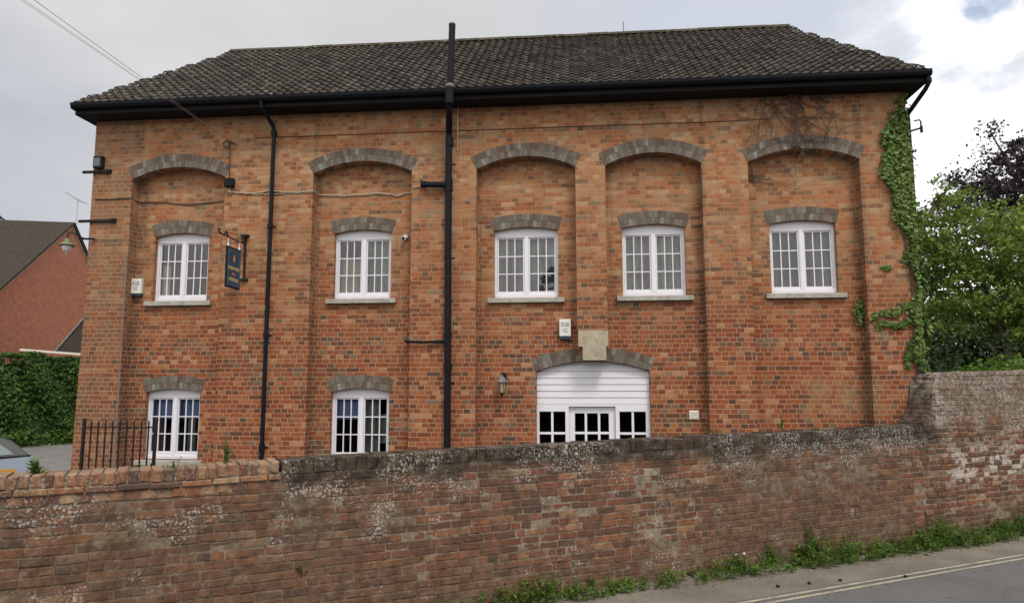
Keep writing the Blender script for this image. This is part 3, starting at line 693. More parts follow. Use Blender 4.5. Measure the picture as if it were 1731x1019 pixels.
# eaves, gutter, roof
EX0, EX1, EY0, EY1 = BX0 - .11, BX1 + .15, -.42, BD + .42
ev = MB()
ev.box(EX0, EX1, -.36, BD + .36, 6.70, 6.73); ev.box(EX0, EX1, -.385, -.36, 6.69, 6.80); ev.box(EX0, EX1, BD + .36, BD + .385, 6.69, 6.80)
ev.box(EX0 - .025, EX0, -.36, BD + .36, 6.69, 6.80); ev.box(EX1, EX1 + .025, -.36, BD + .36, 6.69, 6.80)
ev.build('eaves_board', M['blackmatt'], mill)
def gutter(p0, p1, outw):
    g = MB(); prof = []
    for k in range(9):
        a = math.pi + math.pi * k / 8; prof.append((.058 * math.cos(a), .075 * math.sin(a)))
    prof2 = [(a * .88, b_ * .88) for a, b_ in prof[::-1]]
    pr = [(-.062, .012)] + prof + [(.062, .012)] + [(.054, .012)] + prof2 + [(-.054, .012)]
    vs = []
    for P in (p0, p1):
        for a, b_ in pr: vs.append((P[0] + outw[0] * a, P[1] + outw[1] * a, P[2] + b_))
    n = len(pr); g.add(vs, [(i, (i + 1) % n, n + (i + 1) % n, n + i) for i in range(n)] + [tuple(range(n)), tuple(range(2 * n - 1, n - 1, -1))])
    return g
g = gutter((EX0 - .02, -.448, 6.835), (EX1 + .045, -.448, 6.835), (0, -1))
go = g.build('gutter', M['black'], mill)
for a, b_, o_ in (((EX0 - .02, EY0, 6.83), (EX0 - .02, EY1, 6.83), (-1, 0)), ((EX1 + .03, EY0, 6.83), (EX1 + .03, EY1, 6.83), (1, 0)), ((EX0, EY1 + .03, 6.83), (EX1, EY1 + .03, 6.83), (0, 1))):
    gutter(a, b_, o_).build('gutter', M['black'], mill)
RY, RZ, RX0, RX1 = 3.0, 9.34, -7.38, 4.22
EZ = 6.86
rf = MB()
A, B_, Cc, Dd = (EX0, EY0, EZ - .05), (EX1, EY0, EZ - .05), (EX1, EY1, EZ - .05), (EX0, EY1, EZ - .05)
r0, r1 = (RX0, RY, RZ - .05), (RX1, RY, RZ - .05)
rf.add([A, B_, Cc, Dd, r0, r1], [(0, 1, 5, 4), (1, 2, 5), (2, 3, 4, 5), (3, 0, 4)], 1)
def tiles(e0, e1, t0, t1, gauge=.20, tw=.15, side=0.0):
    """courses of wavy tiles on the plane from eave e0-e1 up to ridge t0-t1"""
    e0, e1, t0, t1 = map(Vector, (e0, e1, t0, t1))
    ux = (e1 - e0).normalized(); L = (e1 - e0).length
    # up-slope direction, perpendicular to the eave
    q = t0 - e0; up = q - ux * q.dot(ux); H = up.length; up.normalize(); nn = ux.cross(up); 
    if nn.z < 0: nn = -nn
    a0 = (t0 - e0).dot(ux); a1 = (t1 - e0).dot(ux)
    nc = int(H / gauge) + 1; m = 6
    for c in range(nc):
        d0 = c * gauge - .04; d1 = min(d0 + gauge + .04, H + .02)
        f = max(0, (d0 + gauge * .5)) / H; xl = a0 * f; xr = L + (a1 - L) * f
        k0 = int(math.floor(xl / tw)); k1 = int(math.ceil(xr / tw))
        for k in range(k0, k1):
            x0 = k * tw; jl = random.uniform(-.004, .004); jd = random.uniform(-.010, .010)
            if x0 + tw * .75 < xl + side or x0 + tw * .25 > xr - side: continue
            vs = []
            for i in range(m + 1):
                tt = i / m; hz = .026 * math.sin(math.pi * min(1, tt / .62)) ** .8 if tt < .62 else -.006 * math.sin(math.pi * (tt - .62) / .38)
                x = x0 + tw * tt * .99
                p = e0 + ux * x
                vs += [p + up * (d0 + jd) + nn * (hz + .004 + jl), p + up * (d0 + jd) + nn * (hz + .030 + jl), p + up * d1 + nn * (hz * .8 + jl + .000)]
            fs = []
            for i in range(m): fs += [(3 * i, 3 * i + 3, 3 * i + 4, 3 * i + 1), (3 * i + 1, 3 * i + 4, 3 * i + 5, 3 * i + 2)]
            rf.add(vs, fs, 0)
tiles((EX0, EY0, EZ), (EX1, EY0, EZ), (RX0, RY, RZ), (RX1, RY, RZ))
tiles((EX1, EY0, EZ), (EX1, EY1, EZ), (RX1, RY, RZ), (RX1, RY, RZ), side=.28)
tiles((EX0, EY1, EZ), (EX0, EY0, EZ), (RX0, RY, RZ), (RX0, RY, RZ), side=.28)
tiles((EX1, EY1, EZ), (EX0, EY1, EZ), (RX1, RY, RZ), (RX0, RY, RZ), gauge=.285, tw=.3)
ro = rf.build('roof', [M['tile'], M['blackmatt']], mill)
rd = MB(); x = RX0 - .05
while x < RX1:
    n = 7; vs = []
    jz = random.uniform(-.006, .006)
    for xx in (x, min(x + .44, RX1 + .08)):
        for k in range(n): a = math.pi * k / (n - 1); vs.append((xx, RY + .11 * math.cos(a), RZ + jz - .03 + .085 * math.sin(a)))
    rd.add(vs, [(k, k + 1, n + k + 1, n + k) for k in range(n - 1)] + [tuple(range(n)), tuple(range(2 * n - 1, n - 1, -1))]); x += .45
rd.build('ridge_tiles', M['tile'], ro)

# downpipes
def pipe(name, path, r, collars, clips=(), label=None, mat='black', extra=None):
    b = MB(); b.tube(path, r, 12)
    for p, rr, hh in collars: b.tube([(p[0], p[1], p[2] - hh), (p[0], p[1], p[2] + hh)], rr, 12)
    for p in clips: b.box(p[0] - r - .035, p[0] + r + .035, -.005, .03, p[2] - .012, p[2] + .012)
    if extra: extra(b)
    o = b.build(name, M[mat], mill)
    if label: o['label'] = label
    return o
pipe('downpipe', [(-5.13, -.44, 6.77), (-5.125, -.43, 6.68), (-5.06, -.10, 6.47), (-5.055, -.07, 6.38), (-5.06, -.07, .05)], .034,
     [((-5.055, -.07, 6.36), .047, .04), ((-5.057, -.07, 4.78), .047, .035), ((-5.06, -.07, 2.98), .048, .04), ((-5.06, -.07, 1.19), .05, .05)], [(-5.055, 0, 4.78), (-5.055, 0, 2.98), (-5.055, 0, 1.19)], 'slim black downpipe from the gutter')
def soil_extra(b):
    b.tube([(-2.06, -.09, 5.385), (-2.51, -.09, 5.40)], .050, 12); b.tube([(-2.46, -.09, 5.40), (-2.54, -.09, 5.40)], .058, 12)
    b.tube([(-2.52, -.09, 5.44), (-2.56, -.09, 5.50)], .010, 6)
    b.tube([(-2.09, -.06, 2.86), (-2.5, -.06, 2.85), (-2.77, -.06, 2.865), (-2.78, .18, 2.865)], .020, 8); b.tube([(-2.30, -.06, 2.855), (-2.12, -.06, 2.86)], .028, 8)
so = pipe('soil_pipe', [(-2.07, -.09, .02), (-2.09, -.09, 6.18), (-2.085, -.10, 6.26), (-2.02, -.47, 6.52), (-2.00, -.55, 6.60), (-1.965, -.56, 7.86)], .054,
     [((-2.08, -.09, 6.10), .066, .07), ((-2.085, -.09, 5.38), .064, .10), ((-2.08, -.09, 2.96), .064, .03), ((-2.07, -.09, 2.45), .066, .05), ((-2.00, -.555, 6.66), .070, .10), ((-1.995, -.555, 6.80), .064, .04)],
     [(-2.08, 0, 5.75), (-2.08, 0, 4.2), (-2.07, 0, 2.2)], 'thick black soil pipe rising past the gutter', extra=soil_extra)
cb = MB(); cb.tube([(-1.997, -.556, 6.83), (-1.996, -.556, 6.875)], .068, 12); cb.build('collar', M['grey_collar'], so); cb = MB(); cb.tube([(-1.967, -.56, 7.86), (-1.967, -.56, 7.885)], [.058, .050], 12); cb.build('pipe_cap', M['grey_collar'], so)
cp = MB(); cp.tube([(-1.955, -.03, 6.70), (-1.96, -.02, 5.98)], .012, 6); cp.build('copper_pipe', M['keystone'], mill)
pipe('downpipe', [(EX1 + .02, -.42, 6.76), (EX1 + .02, -.42, 6.66), (EX1 - .01, -.36, 6.58), (5.10, -.02, 6.33), (5.12, .03, 6.25), (5.13, .03, 0.05)], .034, [((EX1 + .02, -.42, 6.70), .045, .03)], label='black downpipe cranked back to the ivy-covered corner')

# ------------------------------------------------------------------ things fixed to the front
def bar(name, x0, x1, z, label):
    t_ = thing(name, (x0, -.02, z), label, 'wall tie', 'iron ties at the left corner of the mill')
    b = MB(); b.box(x0, x1, -.045, -.003, z - .022, z + .022); b.box(x1 - .10, x1, -.055, -.003, z - .034, z + .034); b.build('tie_bar', M['iron'], t_, bevel=.004)
    b = MB(); b.tube([(x1 - .05, -.075, z), (x1 - .05, -.05, z)], .018, 8); b.build('bolt', M['iron'], t_); b = MB(); b.tube([(x0 + .03, -.06, z), (x0 + .03, -.045, z)], .014, 8); b.build('bolt', M['iron'], t_)
bar('iron_tie', -8.44, -7.93, 5.80, 'black iron bar across the top left corner, under the small grey lamp')
bar('iron_tie', -8.45, -7.79, 4.945, 'longer black iron bar across the left corner, lower of the two')
t_ = thing('flood_lamp', (-8.14, 0, 5.93), 'small grey square lamp above the upper iron bar at the left corner', 'lamp')
b = MB(); b.box(-8.22, -8.06, -.10, -.01, 5.85, 6.06); b.build('housing', M['iron'], t_, bevel=.01)
b = MB(); b.box(-8.20, -8.09, -.108, -.099, 5.88, 6.02); b.build('lens', M['ink'], t_)
# goose-neck yard lamp
t_ = thing('gooseneck_lamp', (-8.25, -.02, 4.62), 'yard lamp with flat shade and white globe on a curved arm at the left corner', 'lamp')
b = MB(); b.tube([(-8.14, -.03, 4.635), (-8.32, -.08, 4.63)], .018, 8)
b.tube([(-8.30, -.08, 4.635), (-8.36, -.13, 4.66), (-8.42, -.16, 4.715), (-8.47, -.17, 4.73), (-8.52, -.17, 4.70), (-8.53, -.17, 4.62)], .012, 6); b.build('arm', M['iron'], t_)
b = MB(); b.lathe((-8.53, -.17, 4.50), [(.0, .13), (.03, .12), (.05, .06), (.13, .015), (.135, 0), (.12, 0), (.04, .03)], 20); b.build('shade', M['olive'], t_, smooth=True)
b = MB(); b.lathe((-8.53, -.17, 4.50), [(.07, .0), (.075, -.03), (.06, -.075), (.03, -.10), (.012, -.105), (.012, -.15), (0, -.155)], 16); b.build('globe', M['opal'], t_, smooth=True)

# telephone junction box, conduit, eye ring
t_ = thing('junction_box', (-5.81, 0, 5.45), 'black round-cornered cable junction box at the right foot of the left arch', 'cable box')
b = MB(); b.box(-5.885, -5.715, -.10, -.005, 5.455, 5.615); b.build('case', M['blackmatt'], t_, bevel=.03)
b = MB(); b.tube([(-5.82, -.03, 5.60), (-5.825, -.03, 6.0), (-5.84, -.03, 6.22)], .010, 6)
b.tube([(-5.82 - .06 + .07 * math.cos(a), -.05, 6.20 + .06 * math.sin(a)) for a in np.linspace(0, 6.28, 14)], .007, 6)
b.tube([(-5.84 - .05 + .05 * math.cos(a), -.04, 6.22 + .055 * math.sin(a)) for a in np.linspace(0, 6.28, 14)], .007, 6)
b.tube([(-5.86, -.02, 6.27), (-5.72, -.03, 6.20)], .009, 6); b.build('conduit', M['black_cable'], t_)
b = MB(); b.tube([(-5.85, -.03, 5.46), (-5.84, -.05, 5.40), (-5.79, -.05, 5.38), (-5.74, -.03, 5.40)], .008, 6); b.tube([(-5.79, -.04, 5.46), (-5.80, -.05, 5.40), (-5.77, -.04, 5.36)], .008, 6); b.build('cable_tail', M['white_cable'], t_)
def cable(name, pts, r, mat, label, wob=.0, n=6):
    P = []
    for a, b_ in zip(pts, pts[1:]):
        for k in range(n):
            q = Vector(a).lerp(Vector(b_), k / n); q.z += random.uniform(-wob, wob); P.append(q)
    P.append(Vector(pts[-1])); bb = MB(); bb.tube(P, r, 6)
    return tag(bb.build(name, M[mat]), label, 'cable')
cable('wall_cable', [(-5.76, -.02, 5.38), (-5.4, -.015, 5.35), (-5.13, -.012, 5.39), (-4.8, -.015, 5.355), (-4.36, -.015, 5.37), (-4.34, .20, 5.36), (-3.9, .20, 5.33), (-3.3, .20, 5.36), (-3.0, .20, 5.31), (-2.75, .20, 5.36), (-2.69, -.015, 5.38), (-2.56, -.02, 5.395)], .011, 'white_cable', 'pale sagging cable running from junction box to the thick black pipe', .008)
cable('wall_cable', [(-5.76, -.02, 5.375), (-5.3, -.015, 5.33), (-4.9, -.012, 5.34), (-4.37, -.015, 5.35)], .007, 'white_cable', 'thin pale cable looping just below the thicker pale one beside the slim downpipe', .01)
cable('wall_cable', [(-8.2, -.012, 5.32), (-8.0, -.012, 5.315), (-7.57, -.012, 5.325), (-7.54, .205, 5.31), (-7.1, .205, 5.30), (-6.6, .205, 5.24), (-6.2, .205, 5.28), (-5.93, .205, 5.30)], .009, 'black_cable', 'dark cable sagging across the wall above the top left window', .004)
cable('wall_cable', [(-5.4, -.008, 6.31), (-4.0, -.008, 6.31), (-2.1, -.008, 6.315), (0.5, -.008, 6.32), (2.4, -.008, 6.32), (2.9, -.008, 6.335), (3.05, -.008, 6.32)], .006, 'black_cable', 'thin dark wire stretched straight along the wall above the arches', .002)
cable('wall_cable', [(-7.56, -.012, 4.3), (-7.565, -.012, 3.0), (-7.56, -.012, 2.0), (-7.56, -.012, .1)], .013, 'wire', 'grey vertical cable down the edge of the left pier', .0)

# hanging sign
t_ = thing('hanging_sign', (-5.5, 0, 4.2), 'dark blue hanging sign with gold lettering on a black wall bracket', 'sign')
b = MB(); b.box(-5.515, -5.485, -.035, -.003, 3.90, 4.63); b.box(-5.57, -5.43, -.05, -.003, 3.885, 3.915); b.box(-5.565, -5.435, -.07, -.003, 4.62, 4.65)
b.tube([(-5.5, -.01, 4.49), (-5.5, -.5, 4.495), (-5.5, -.86, 4.50)], .011, 8)
b.tube([(-5.5, -.86, 4.50), (-5.5, -.90, 4.51), (-5.5, -.92, 4.54), (-5.5, -.90, 4.57), (-5.5, -.87, 4.56)], .013, 8)
b.tube([(-5.5, -.70, 4.50), (-5.5, -.72, 4.54), (-5.5, -.70, 4.57), (-5.5, -.67, 4.555), (-5.5, -.64, 4.53), (-5.5, -.60, 4.50)], .011, 8)
b.tube([(-5.5, -.05 - .045 + .045 * math.cos(a), 4.555 + .045 * math.sin(a)) for a in np.linspace(0, 6.28, 12)], .011, 6)
b.tube([(-5.5, -.03, 4.61), (-5.5, -.35, 4.585), (-5.5, -.70, 4.56)], .004, 5); b.build('bracket', M['iron'], t_)
b = MB(); b.box(-5.512, -5.488, -.645, -.175, 3.705, 4.355); so_ = b.build('board', M['blackmatt'], t_, bevel=.003)
b = MB(); b.box(-5.487, -5.484, -.625, -.195, 3.728, 4.332); b.build('panel', M['signblue'], t_)
b = MB()
for y0, y1, z0, z1 in ((-.600, -.220, 4.296, 4.300), (-.600, -.220, 3.758, 3.762), (-.600, -.596, 3.758, 4.300), (-.224, -.220, 3.758, 4.300)): b.box(-5.484, -5.482, y0, y1, z0, z1)
b.build('border', M['galv'], t_)
for yy in (-.60, -.22): b = MB(); b.tube([(-5.5, yy, 4.355), (-5.5, yy, 4.40)], .016, 8); b.tube([(-5.5, yy, 4.39), (-5.5, yy, 4.49)], .005, 6); b.build('hook', M['opal'], t_)
rotx = ((0, 0, 1), (1, 0, 0), (0, 1, 0))     # text plane facing +X, reading towards +Y
for txt, z, sz, m_ in (('WALFORD', 4.015, .078, 'gold'), ('MILL', 3.925, .058, 'orange'), ('STUDIOS', 3.835, .078, 'gold')):
    text_mesh(txt, sz, 'lettering', M[m_], t_, (-5.483, -.41, z), rotx, .0015)
b = MB(); prof = [(-.03, 0), (.03, 0), (.022, .075), (.0, .11), (-.022, .075)]
vs = [(-5.481, -.41 + a, 4.13 + c_) for a, c_ in prof]; vs2 = [(-5.484, v[1], v[2]) for v in vs]
b.add(vs + vs2, [(0, 1, 2, 3, 4), (9, 8, 7, 6, 5)] + [(i, (i + 1) % 5, 5 + (i + 1) % 5, 5 + i) for i in range(5)]); b.build('emblem', M['orange'], t_)

# alarm boxes
def alarm(cx, zc, w_, h_, label):
    t_ = thing('alarm_box', (cx, .22, zc), label, 'alarm box', 'white alarm boxes with blue bases')
    b = MB(); b.box(cx - w_ / 2, cx + w_ / 2, .14, .218, zc - h_ / 2, zc + h_ / 2); b.build('case', M['alarm'], t_, bevel=.012)
    b = MB(); b.plate([(cx - w_ / 2 + .012, zc - h_ / 2 - .045), (cx + w_ / 2 - .012, zc - h_ / 2 - .045), (cx + w_ / 2 - .002, zc - h_ / 2 - .002), (cx - w_ / 2 + .002, zc - h_ / 2 - .002)], .145, .218); b.build('strobe', M['navy'], t_, bevel=.006)
    ry = ((1, 0, 0), (0, 0, -1), (0, 1, 0))
    for txt, dz_, sz in (('SECURE', .24, .036), ('ALARMS', .11, .036), ('01202', -.09, .030), ('777666', -.23, .030)):
        text_mesh(txt, sz * h_ / .27, 'lettering', M['ink'], t_, (cx, .139, zc + dz_ * h_), ry, .001, sx=w_ / .19)
alarm(-7.475, 3.845, .20, .255, 'white alarm box left of the top left window')
alarm(-.238, 3.075, .185, .275, 'white alarm box above the left side of the entrance arch')
# camera and vent
t_ = thing('security_camera', (-2.86, .22, 4.57), 'small round security camera right of the cream-curtained upper window', 'camera')
b = MB(); b.tube([(-2.85, .218, 4.60), (-2.85, .17, 4.60)], .045, 14); b.build('base', M['aluminium'], t_)
b = MB(); b.tube([(-2.85, .16, 4.585), (-2.855, .06, 4.555)], .038, 14); b.tube([(-2.855, .06, 4.555), (-2.8555, .052, 4.553)], .028, 12); b.build('barrel', M['alarm'], t_)
b = MB(); b.tube([(-2.8555, .056, 4.5538), (-2.856, .048, 4.5515)], .026, 12); b.build('lens', M['blackmatt'], t_)
t_ = thing('wall_vent', (1.74, .22, 1.70), 'small square cream vent right of the entrance', 'vent')
b = MB(); b.box(1.665, 1.815, .195, .218, 1.635, 1.775); b.build('frame', M['cream'], t_, bevel=.004)
b = MB()
for k in range(4): z = 1.655 + k * .030; b.hexa([(1.68, .182, z), (1.80, .182, z), (1.80, .196, z + .006), (1.68, .196, z + .006), (1.68, .182, z + .008), (1.80, .182, z + .008), (1.80, .196, z + .024), (1.68, .196, z + .024)])
b.build('louvre', M['cream'], t_)
# coach lantern
t_ = thing('wall_lantern', (-1.22, .22, 2.2), 'black coach lantern with tapering amber glass left of the entrance', 'lantern')
LX, LY = -1.235, .06
b = MB(); b.box(LX - .03 + .03, LX + .03 + .03, .20, .218, 2.20, 2.36); b.tube([(LX + .02, .20, 2.31), (LX + .02, .12, 2.36), (LX, LY, 2.36), (LX, LY, 2.31)], .012, 8); b.tube([(LX + .02, .20, 2.25), (LX + .01, .13, 2.28), (LX, .08, 2.33)], .008, 6); b.build('bracket', M['iron'], t_)
b = MB(); b.lathe((LX, LY, 2.22), [(0, .12), (.014, .115), (.018, .09), (.045, .07), (.065, .03), (.092, .004), (.092, -.006), (.0, -.006)], 6); b.build('cap', M['grey_collar'], t_)
b = MB(); b.lathe((LX, LY, 2.214), [(.058, 0), (.036, -.165)], 6); b.build('lantern_glass', M['lampglass'], t_)
b = MB()
for k in range(6): a = 2 * math.pi * k / 6; b.tube([(LX + .061 * math.cos(a), LY + .061 * math.sin(a), 2.216), (LX + .039 * math.cos(a), LY + .039 * math.sin(a), 2.045)], .005, 5)
b.lathe((LX, LY, 2.05), [(.044, .006), (.046, -.004), (.03, -.018), (.014, -.035), (.012, -.055), (.004, -.08), (0, -.082)], 12); b.build('cage', M['iron'], t_)
# right-hand corner fittings
t_ = thing('corner_insulator', (5.2, 0, 6.1), 'small black iron insulator bracket sticking out at the right corner above the ivy', 'bracket')
b = MB(); b.tube([(5.05, -.03, 6.03), (5.16, -.05, 6.06), (5.27, -.05, 6.09)], .014, 6); b.tube([(5.275, -.05, 6.03), (5.27, -.05, 6.20), (5.25, -.05, 6.22), (5.18, -.04, 6.21)], .012, 6); b.build('arm', M['iron'], t_)
b = MB(); b.tube([(5.275, -.05, 6.02), (5.275, -.05, 6.12)], .022, 8); b.build('insulator', M['iron'], t_); b = MB(); b.tube([(4.80, -.05, 6.04), (4.90, -.05, 6.045)], .03, 8); b.tube([(4.88, -.03, 6.042), (5.06, -.03, 6.03)], .010, 6); b.build('insulator', M['iron'], t_)

# ------------------------------------------------------------------ overhead telephone wires (from a pole across the road)
AN = Vector((-5.84, -.05, 6.26))
for i, (p, lb, r_) in enumerate((((-4.73, -6.27, 5.42), 'leftmost of the three faint overhead telephone wires', .0018), ((-4.70, -6.265, 5.42), 'middle one of the three overhead telephone wires', .0018), ((-4.61, -6.255, 5.42), 'rightmost and darkest of the three overhead telephone wires', .0026))):
    p = Vector(p); far = AN + (p - AN) * 2.6; P = []
    for k in range(25): P.append((AN + Vector((i * .015, 0, -i * .01))).lerp(far, k / 24))
    b = MB(); b.tube(P, r_, 5); tag(b.build('telephone_wire', M['wire']), lb, 'wire', 'telephone wires over the street')

# ------------------------------------------------------------------ boundary wall along the road
TOP = [(-40, 1.38), (-7, 1.40), (-4.2, 1.455), (-2.97, 1.46), (-2.15, 1.48), (-.9, 1.505), (1.13, 1.53), (3.73, 1.56), (4.77, 1.57), (5.9, 1.575), (6.35, 1.585), (6.60, 1.63), (6.75, 1.71), (6.84, 1.82), (6.90, 1.98), (6.93, 2.15), (6.99, 2.28), (7.08, 2.34), (9.2, 2.40), (40, 2.42)]
def top(s):
    for (a, za), (b_, zb) in zip(TOP, TOP[1:]):
        if s <= b_: return za + (zb - za) * (s - a) / (b_ - a)
    return TOP[-1][1]
wall = thing('boundary_wall', wp(0, 0, 0), 'old weathered brick roadside wall stepping up in a curve to the right', 'wall')
S0, S1, TH = -9.0, 14.0, .34
mo = MB()
ns = 620; ss_ = [S0 + (S1 - S0) * i / ns for i in range(ns + 1)]; nz = 22
vs = []
from mathutils import noise as mn
for s in ss_:
    tz = top(s) - (.10 if s < 6.0 else .03 if s > 7.0 else .05)
    for j in range(nz + 1):
        z = -.06 + (tz + .06) * j / nz
        vs.append(wp(s, -.005 + -.000 + .005 * mn.noise(Vector((s * 7, z * 7, 1))) + .005 * mn.noise(Vector((s * 1.2, z * 1.5, 4))), z))
mo.add(vs, [(i * (nz + 1) + j, (i + 1) * (nz + 1) + j, (i + 1) * (nz + 1) + j + 1, i * (nz + 1) + j + 1) for i in range(ns) for j in range(nz)], 1)
vs = []
for s in ss_:
    tz = top(s) - (.10 if s < 6.0 else .03 if s > 7.0 else .05); vs += [wp(s, -.002, tz), wp(s, -TH, tz), wp(s, -TH, -.06)]
mo.add(vs, [(3 * i, 3 * i + 3, 3 * i + 4, 3 * i + 1) for i in range(ns)] + [(3 * i + 1, 3 * i + 4, 3 * i + 5, 3 * i + 2) for i in range(ns)], 1)
def wbrick(bm_, s0, s1, z0, z1, d, back, mi=0, jit=.0035, bev=.007, rot=0.0):
    """one worn brick: chamfered face corners and slightly uneven outline"""
    J = lambda a: random.uniform(-a, a)
    sc, zc_ = (s0 + s1) / 2, (z0 + z1) / 2
    def P(s, z, dd): s2 = s + J(jit); z2 = z + J(jit) + (s - sc) * rot; return wp(s2, dd + J(jit * .5), z2)
    v = [P(s0, z0, d - bev), P(s1, z0, d - bev), P(s1, z1, d - bev), P(s0, z1, d - bev),
         P(s0 + bev, z0 + bev, d), P(s1 - bev, z0 + bev, d), P(s1 - bev, z1 - bev, d), P(s0 + bev, z1 - bev, d),
         wp(s0, back, z0), wp(s1, back, z0), wp(s1, back, z1), wp(s0, back, z1)]
    bm_.add(v, [(4, 5, 6, 7), (0, 1, 5, 4), (1, 2, 6, 5), (2, 3, 7, 6), (3, 0, 4, 7), (8, 9, 1, 0), (9, 10, 2, 1), (10, 11, 3, 2), (11, 8, 0, 3)], mi)
CHW = .0755
random.seed(11)
def lev(s): return .045 * min(1, max(0, (s + 2) / 8.0))      # courses climb a touch to the right
for k in range(-1, 33):
    zb = k * CHW + .006; s = S0 + random.uniform(0, .2)
    headers = (k % 4 == 1)
    while s < S1:
        hdr = headers or random.random() < .14
        L = (.102 if hdr else .215) * random.uniform(.94, 1.06); z0 = zb + lev(s + L / 2) + .006 * mn.noise(Vector((s * .8, k * .3, 0))); z1 = z0 + CHW - .011
        sm = s + L / 2; t_lim = top(sm)
        lim = t_lim - (.145 if sm < -2.13 else .118 if sm < 6.0 else .02)
        if sm > 6.0 and sm < 7.2: lim = min(top(s), top(s + L)) - .02
        if 6.5 < sm < 7.15 and z0 > 1.50:
            k_ = s
            while k_ < s + L and top(k_) - .03 < z1: k_ += .01
            if k_ > s:
                if s + L - k_ > .035: wbrick(mo, k_, s + L, z0, z1, random.gauss(.002, .003), -.03, 0, .003, .009)
                s += L + .01; continue
        if z1 <= lim + .015 and not (sm < -2.13 and z0 > t_lim - .23):
            d = random.gauss(.0012, .0020); bev = .006
            if mn.noise(Vector((sm * 1.3, z0 * 1.7, 8))) > .18: d -= random.uniform(0, .007)        # buried in render
            if sm > 6.6 and z0 < 1.5: d = random.gauss(.004, .005); bev = .010
            if sm > 6.6 and z0 < 1.3 and random.random() < .05: d = -.03
            wbrick(mo, s, s + L, z0, z1, d, -.03, 0, .005, bev, random.uniform(-.025, .025))
        s += L + random.uniform(.007, .013)
mo.build('masonry', [M['wall_brick'], M['wall_mortar']], wall)
# newer coping on the left: two projecting courses and brick on edge
co = MB(); random.seed(5)
for (za, zb_, proj, hd) in ((-.232, -.160, .006, True), (-.155, -.098 - .012, .028, False)):
    s = S0
    while s < -2.17:
        L = .104 if hd else .222; L *= random.uniform(.95, 1.05)
        if s + L > -2.14: L = -2.14 - s
        tz = top(s + L / 2); wbrick(co, s, s + L, tz + za, tz + zb_, proj + random.uniform(-.004, .004), -TH + .02, 0, .003, .006, random.uniform(-.02, .02)); s += L + .011
s = S0
while s < -2.20:
    L = random.uniform(.062, .080); tz = top(s) + random.uniform(-.009, .007)
    wbrick(co, s, s + L, tz - .103, tz, .018 + random.uniform(-.012, .012), -TH - .01, 0, .006, .011, random.uniform(-.09, .09)); s += L + random.uniform(.006, .018)
for i in range(60):
    sa = S0 + (-2.17 - S0) * i / 60; sb = S0 + (-2.17 - S0) * (i + 1) / 60; za, zb = top(sa), top(sb)
    for zl, zh, dd in ((-.235, -.095, .002), (-.098, -.014, .004)):
        co.add([wp(sa, dd, za + zl), wp(sb, dd, zb + zl), wp(sb, dd, zb + zh), wp(sa, dd, za + zh), wp(sa, -TH, za + zh), wp(sb, -TH, zb + zh)], [(0, 1, 2, 3), (3, 2, 5, 4)], 1)
co.build('coping', [M['wall_coping'], M['wall_mortar']], wall)
# old blackened coping, the swept corner and the tall section's top
co = MB(); s = -2.12
while s < 5.95:
    L = random.uniform(.068, .110); tz = top(s) + random.uniform(-.006, .004)
    wbrick(co, s, s + L, tz - .118, tz, .002 + random.uniform(-.005, .006), -TH - .005, 0, .004, .007, random.uniform(-.02, .02)); s += L + random.uniform(.001, .004)
path = []; s = 5.95
while s < 7.25: path.append((s, top(s))); s += .002
acc = 0; last = path[0]; start = path[0]
for q in path[1:]:
    acc += math.hypot(q[0] - last[0], q[1] - last[1]); last = q
    if acc >= .074:
        (a0, z0_), (a1, z1_) = start, q; dx, dz_ = a1 - a0, z1_ - z0_; l = math.hypot(dx, dz_); nx, nzv = -dz_ / l, dx / l
        a1g, z1g = a1 - dx / l * .008, z1_ - dz_ / l * .008; dp = .105 if a0 < 6.5 else .05; o_ = random.uniform(-.008, .006); fd = .006 + random.uniform(-.003, .004)
        ring = [(a0 + nx * o_, z0_ + nzv * o_), (a1g + nx * o_, z1g + nzv * o_), (a1g - nx * dp, z1g - nzv * dp), (a0 - nx * dp, z0_ - nzv * dp)]
        v = [wp(p[0], fd, p[1]) for p in ring] + [wp(p[0], -TH - .01, p[1]) for p in ring]
        co.add(v, [(0, 3, 2, 1), (4, 5, 6, 7), (0, 1, 5, 4), (1, 2, 6, 5), (2, 3, 7, 6), (3, 0, 4, 7)]); start = q; acc = 0
s = 7.25
while s < S1:
    L = random.uniform(.09, .11); tz = top(s) + random.uniform(-.008, .006)
    wbrick(co, s, s + L, tz - .075, tz, .006 + random.uniform(-.006, .010), -TH - .01, 0, .004, .012, random.uniform(-.04, .04)); s += L + .009
co.build('coping', M['wall_brick'], wall)['label'] = 'blackened lichen-spotted coping'

# ------------------------------------------------------------------ railing
t_ = thing('iron_railing', (-6.73, -1.2, 0), 'short run of black iron railing in front of the lower left window', 'railing')
for (x, y, tp) in ((-7.28, -1.2, 1.66), (-6.17, -1.2, 1.67)):
    b = MB(); b.tube([(x - .02, y, 0), (x, y, tp)], .026, 8); b.tube([(x, y, tp), (x, y, tp + .035)], [.032, .02], 8); b.tube([(x - .018, y, 1.02), (x - .018, y, 1.05)], .034, 8); b.build('post', M['iron'], t_)
for z_ in (1.555, .20): b = MB(); b.box(-7.28, -6.17, -1.215, -1.185, z_, z_ + .02); b.build('rail', M['iron'], t_)
for k in range(1, 10):
    x = -7.28 + 1.11 * k / 10; b = MB(); b.tube([(x - .01, -1.2, .1), (x, -1.2, 1.64)], .012, 6); b.tube([(x, -1.2, 1.64), (x, -1.2, 1.675)], [.012, .002], 6); b.build('baluster', M['iron'], t_)

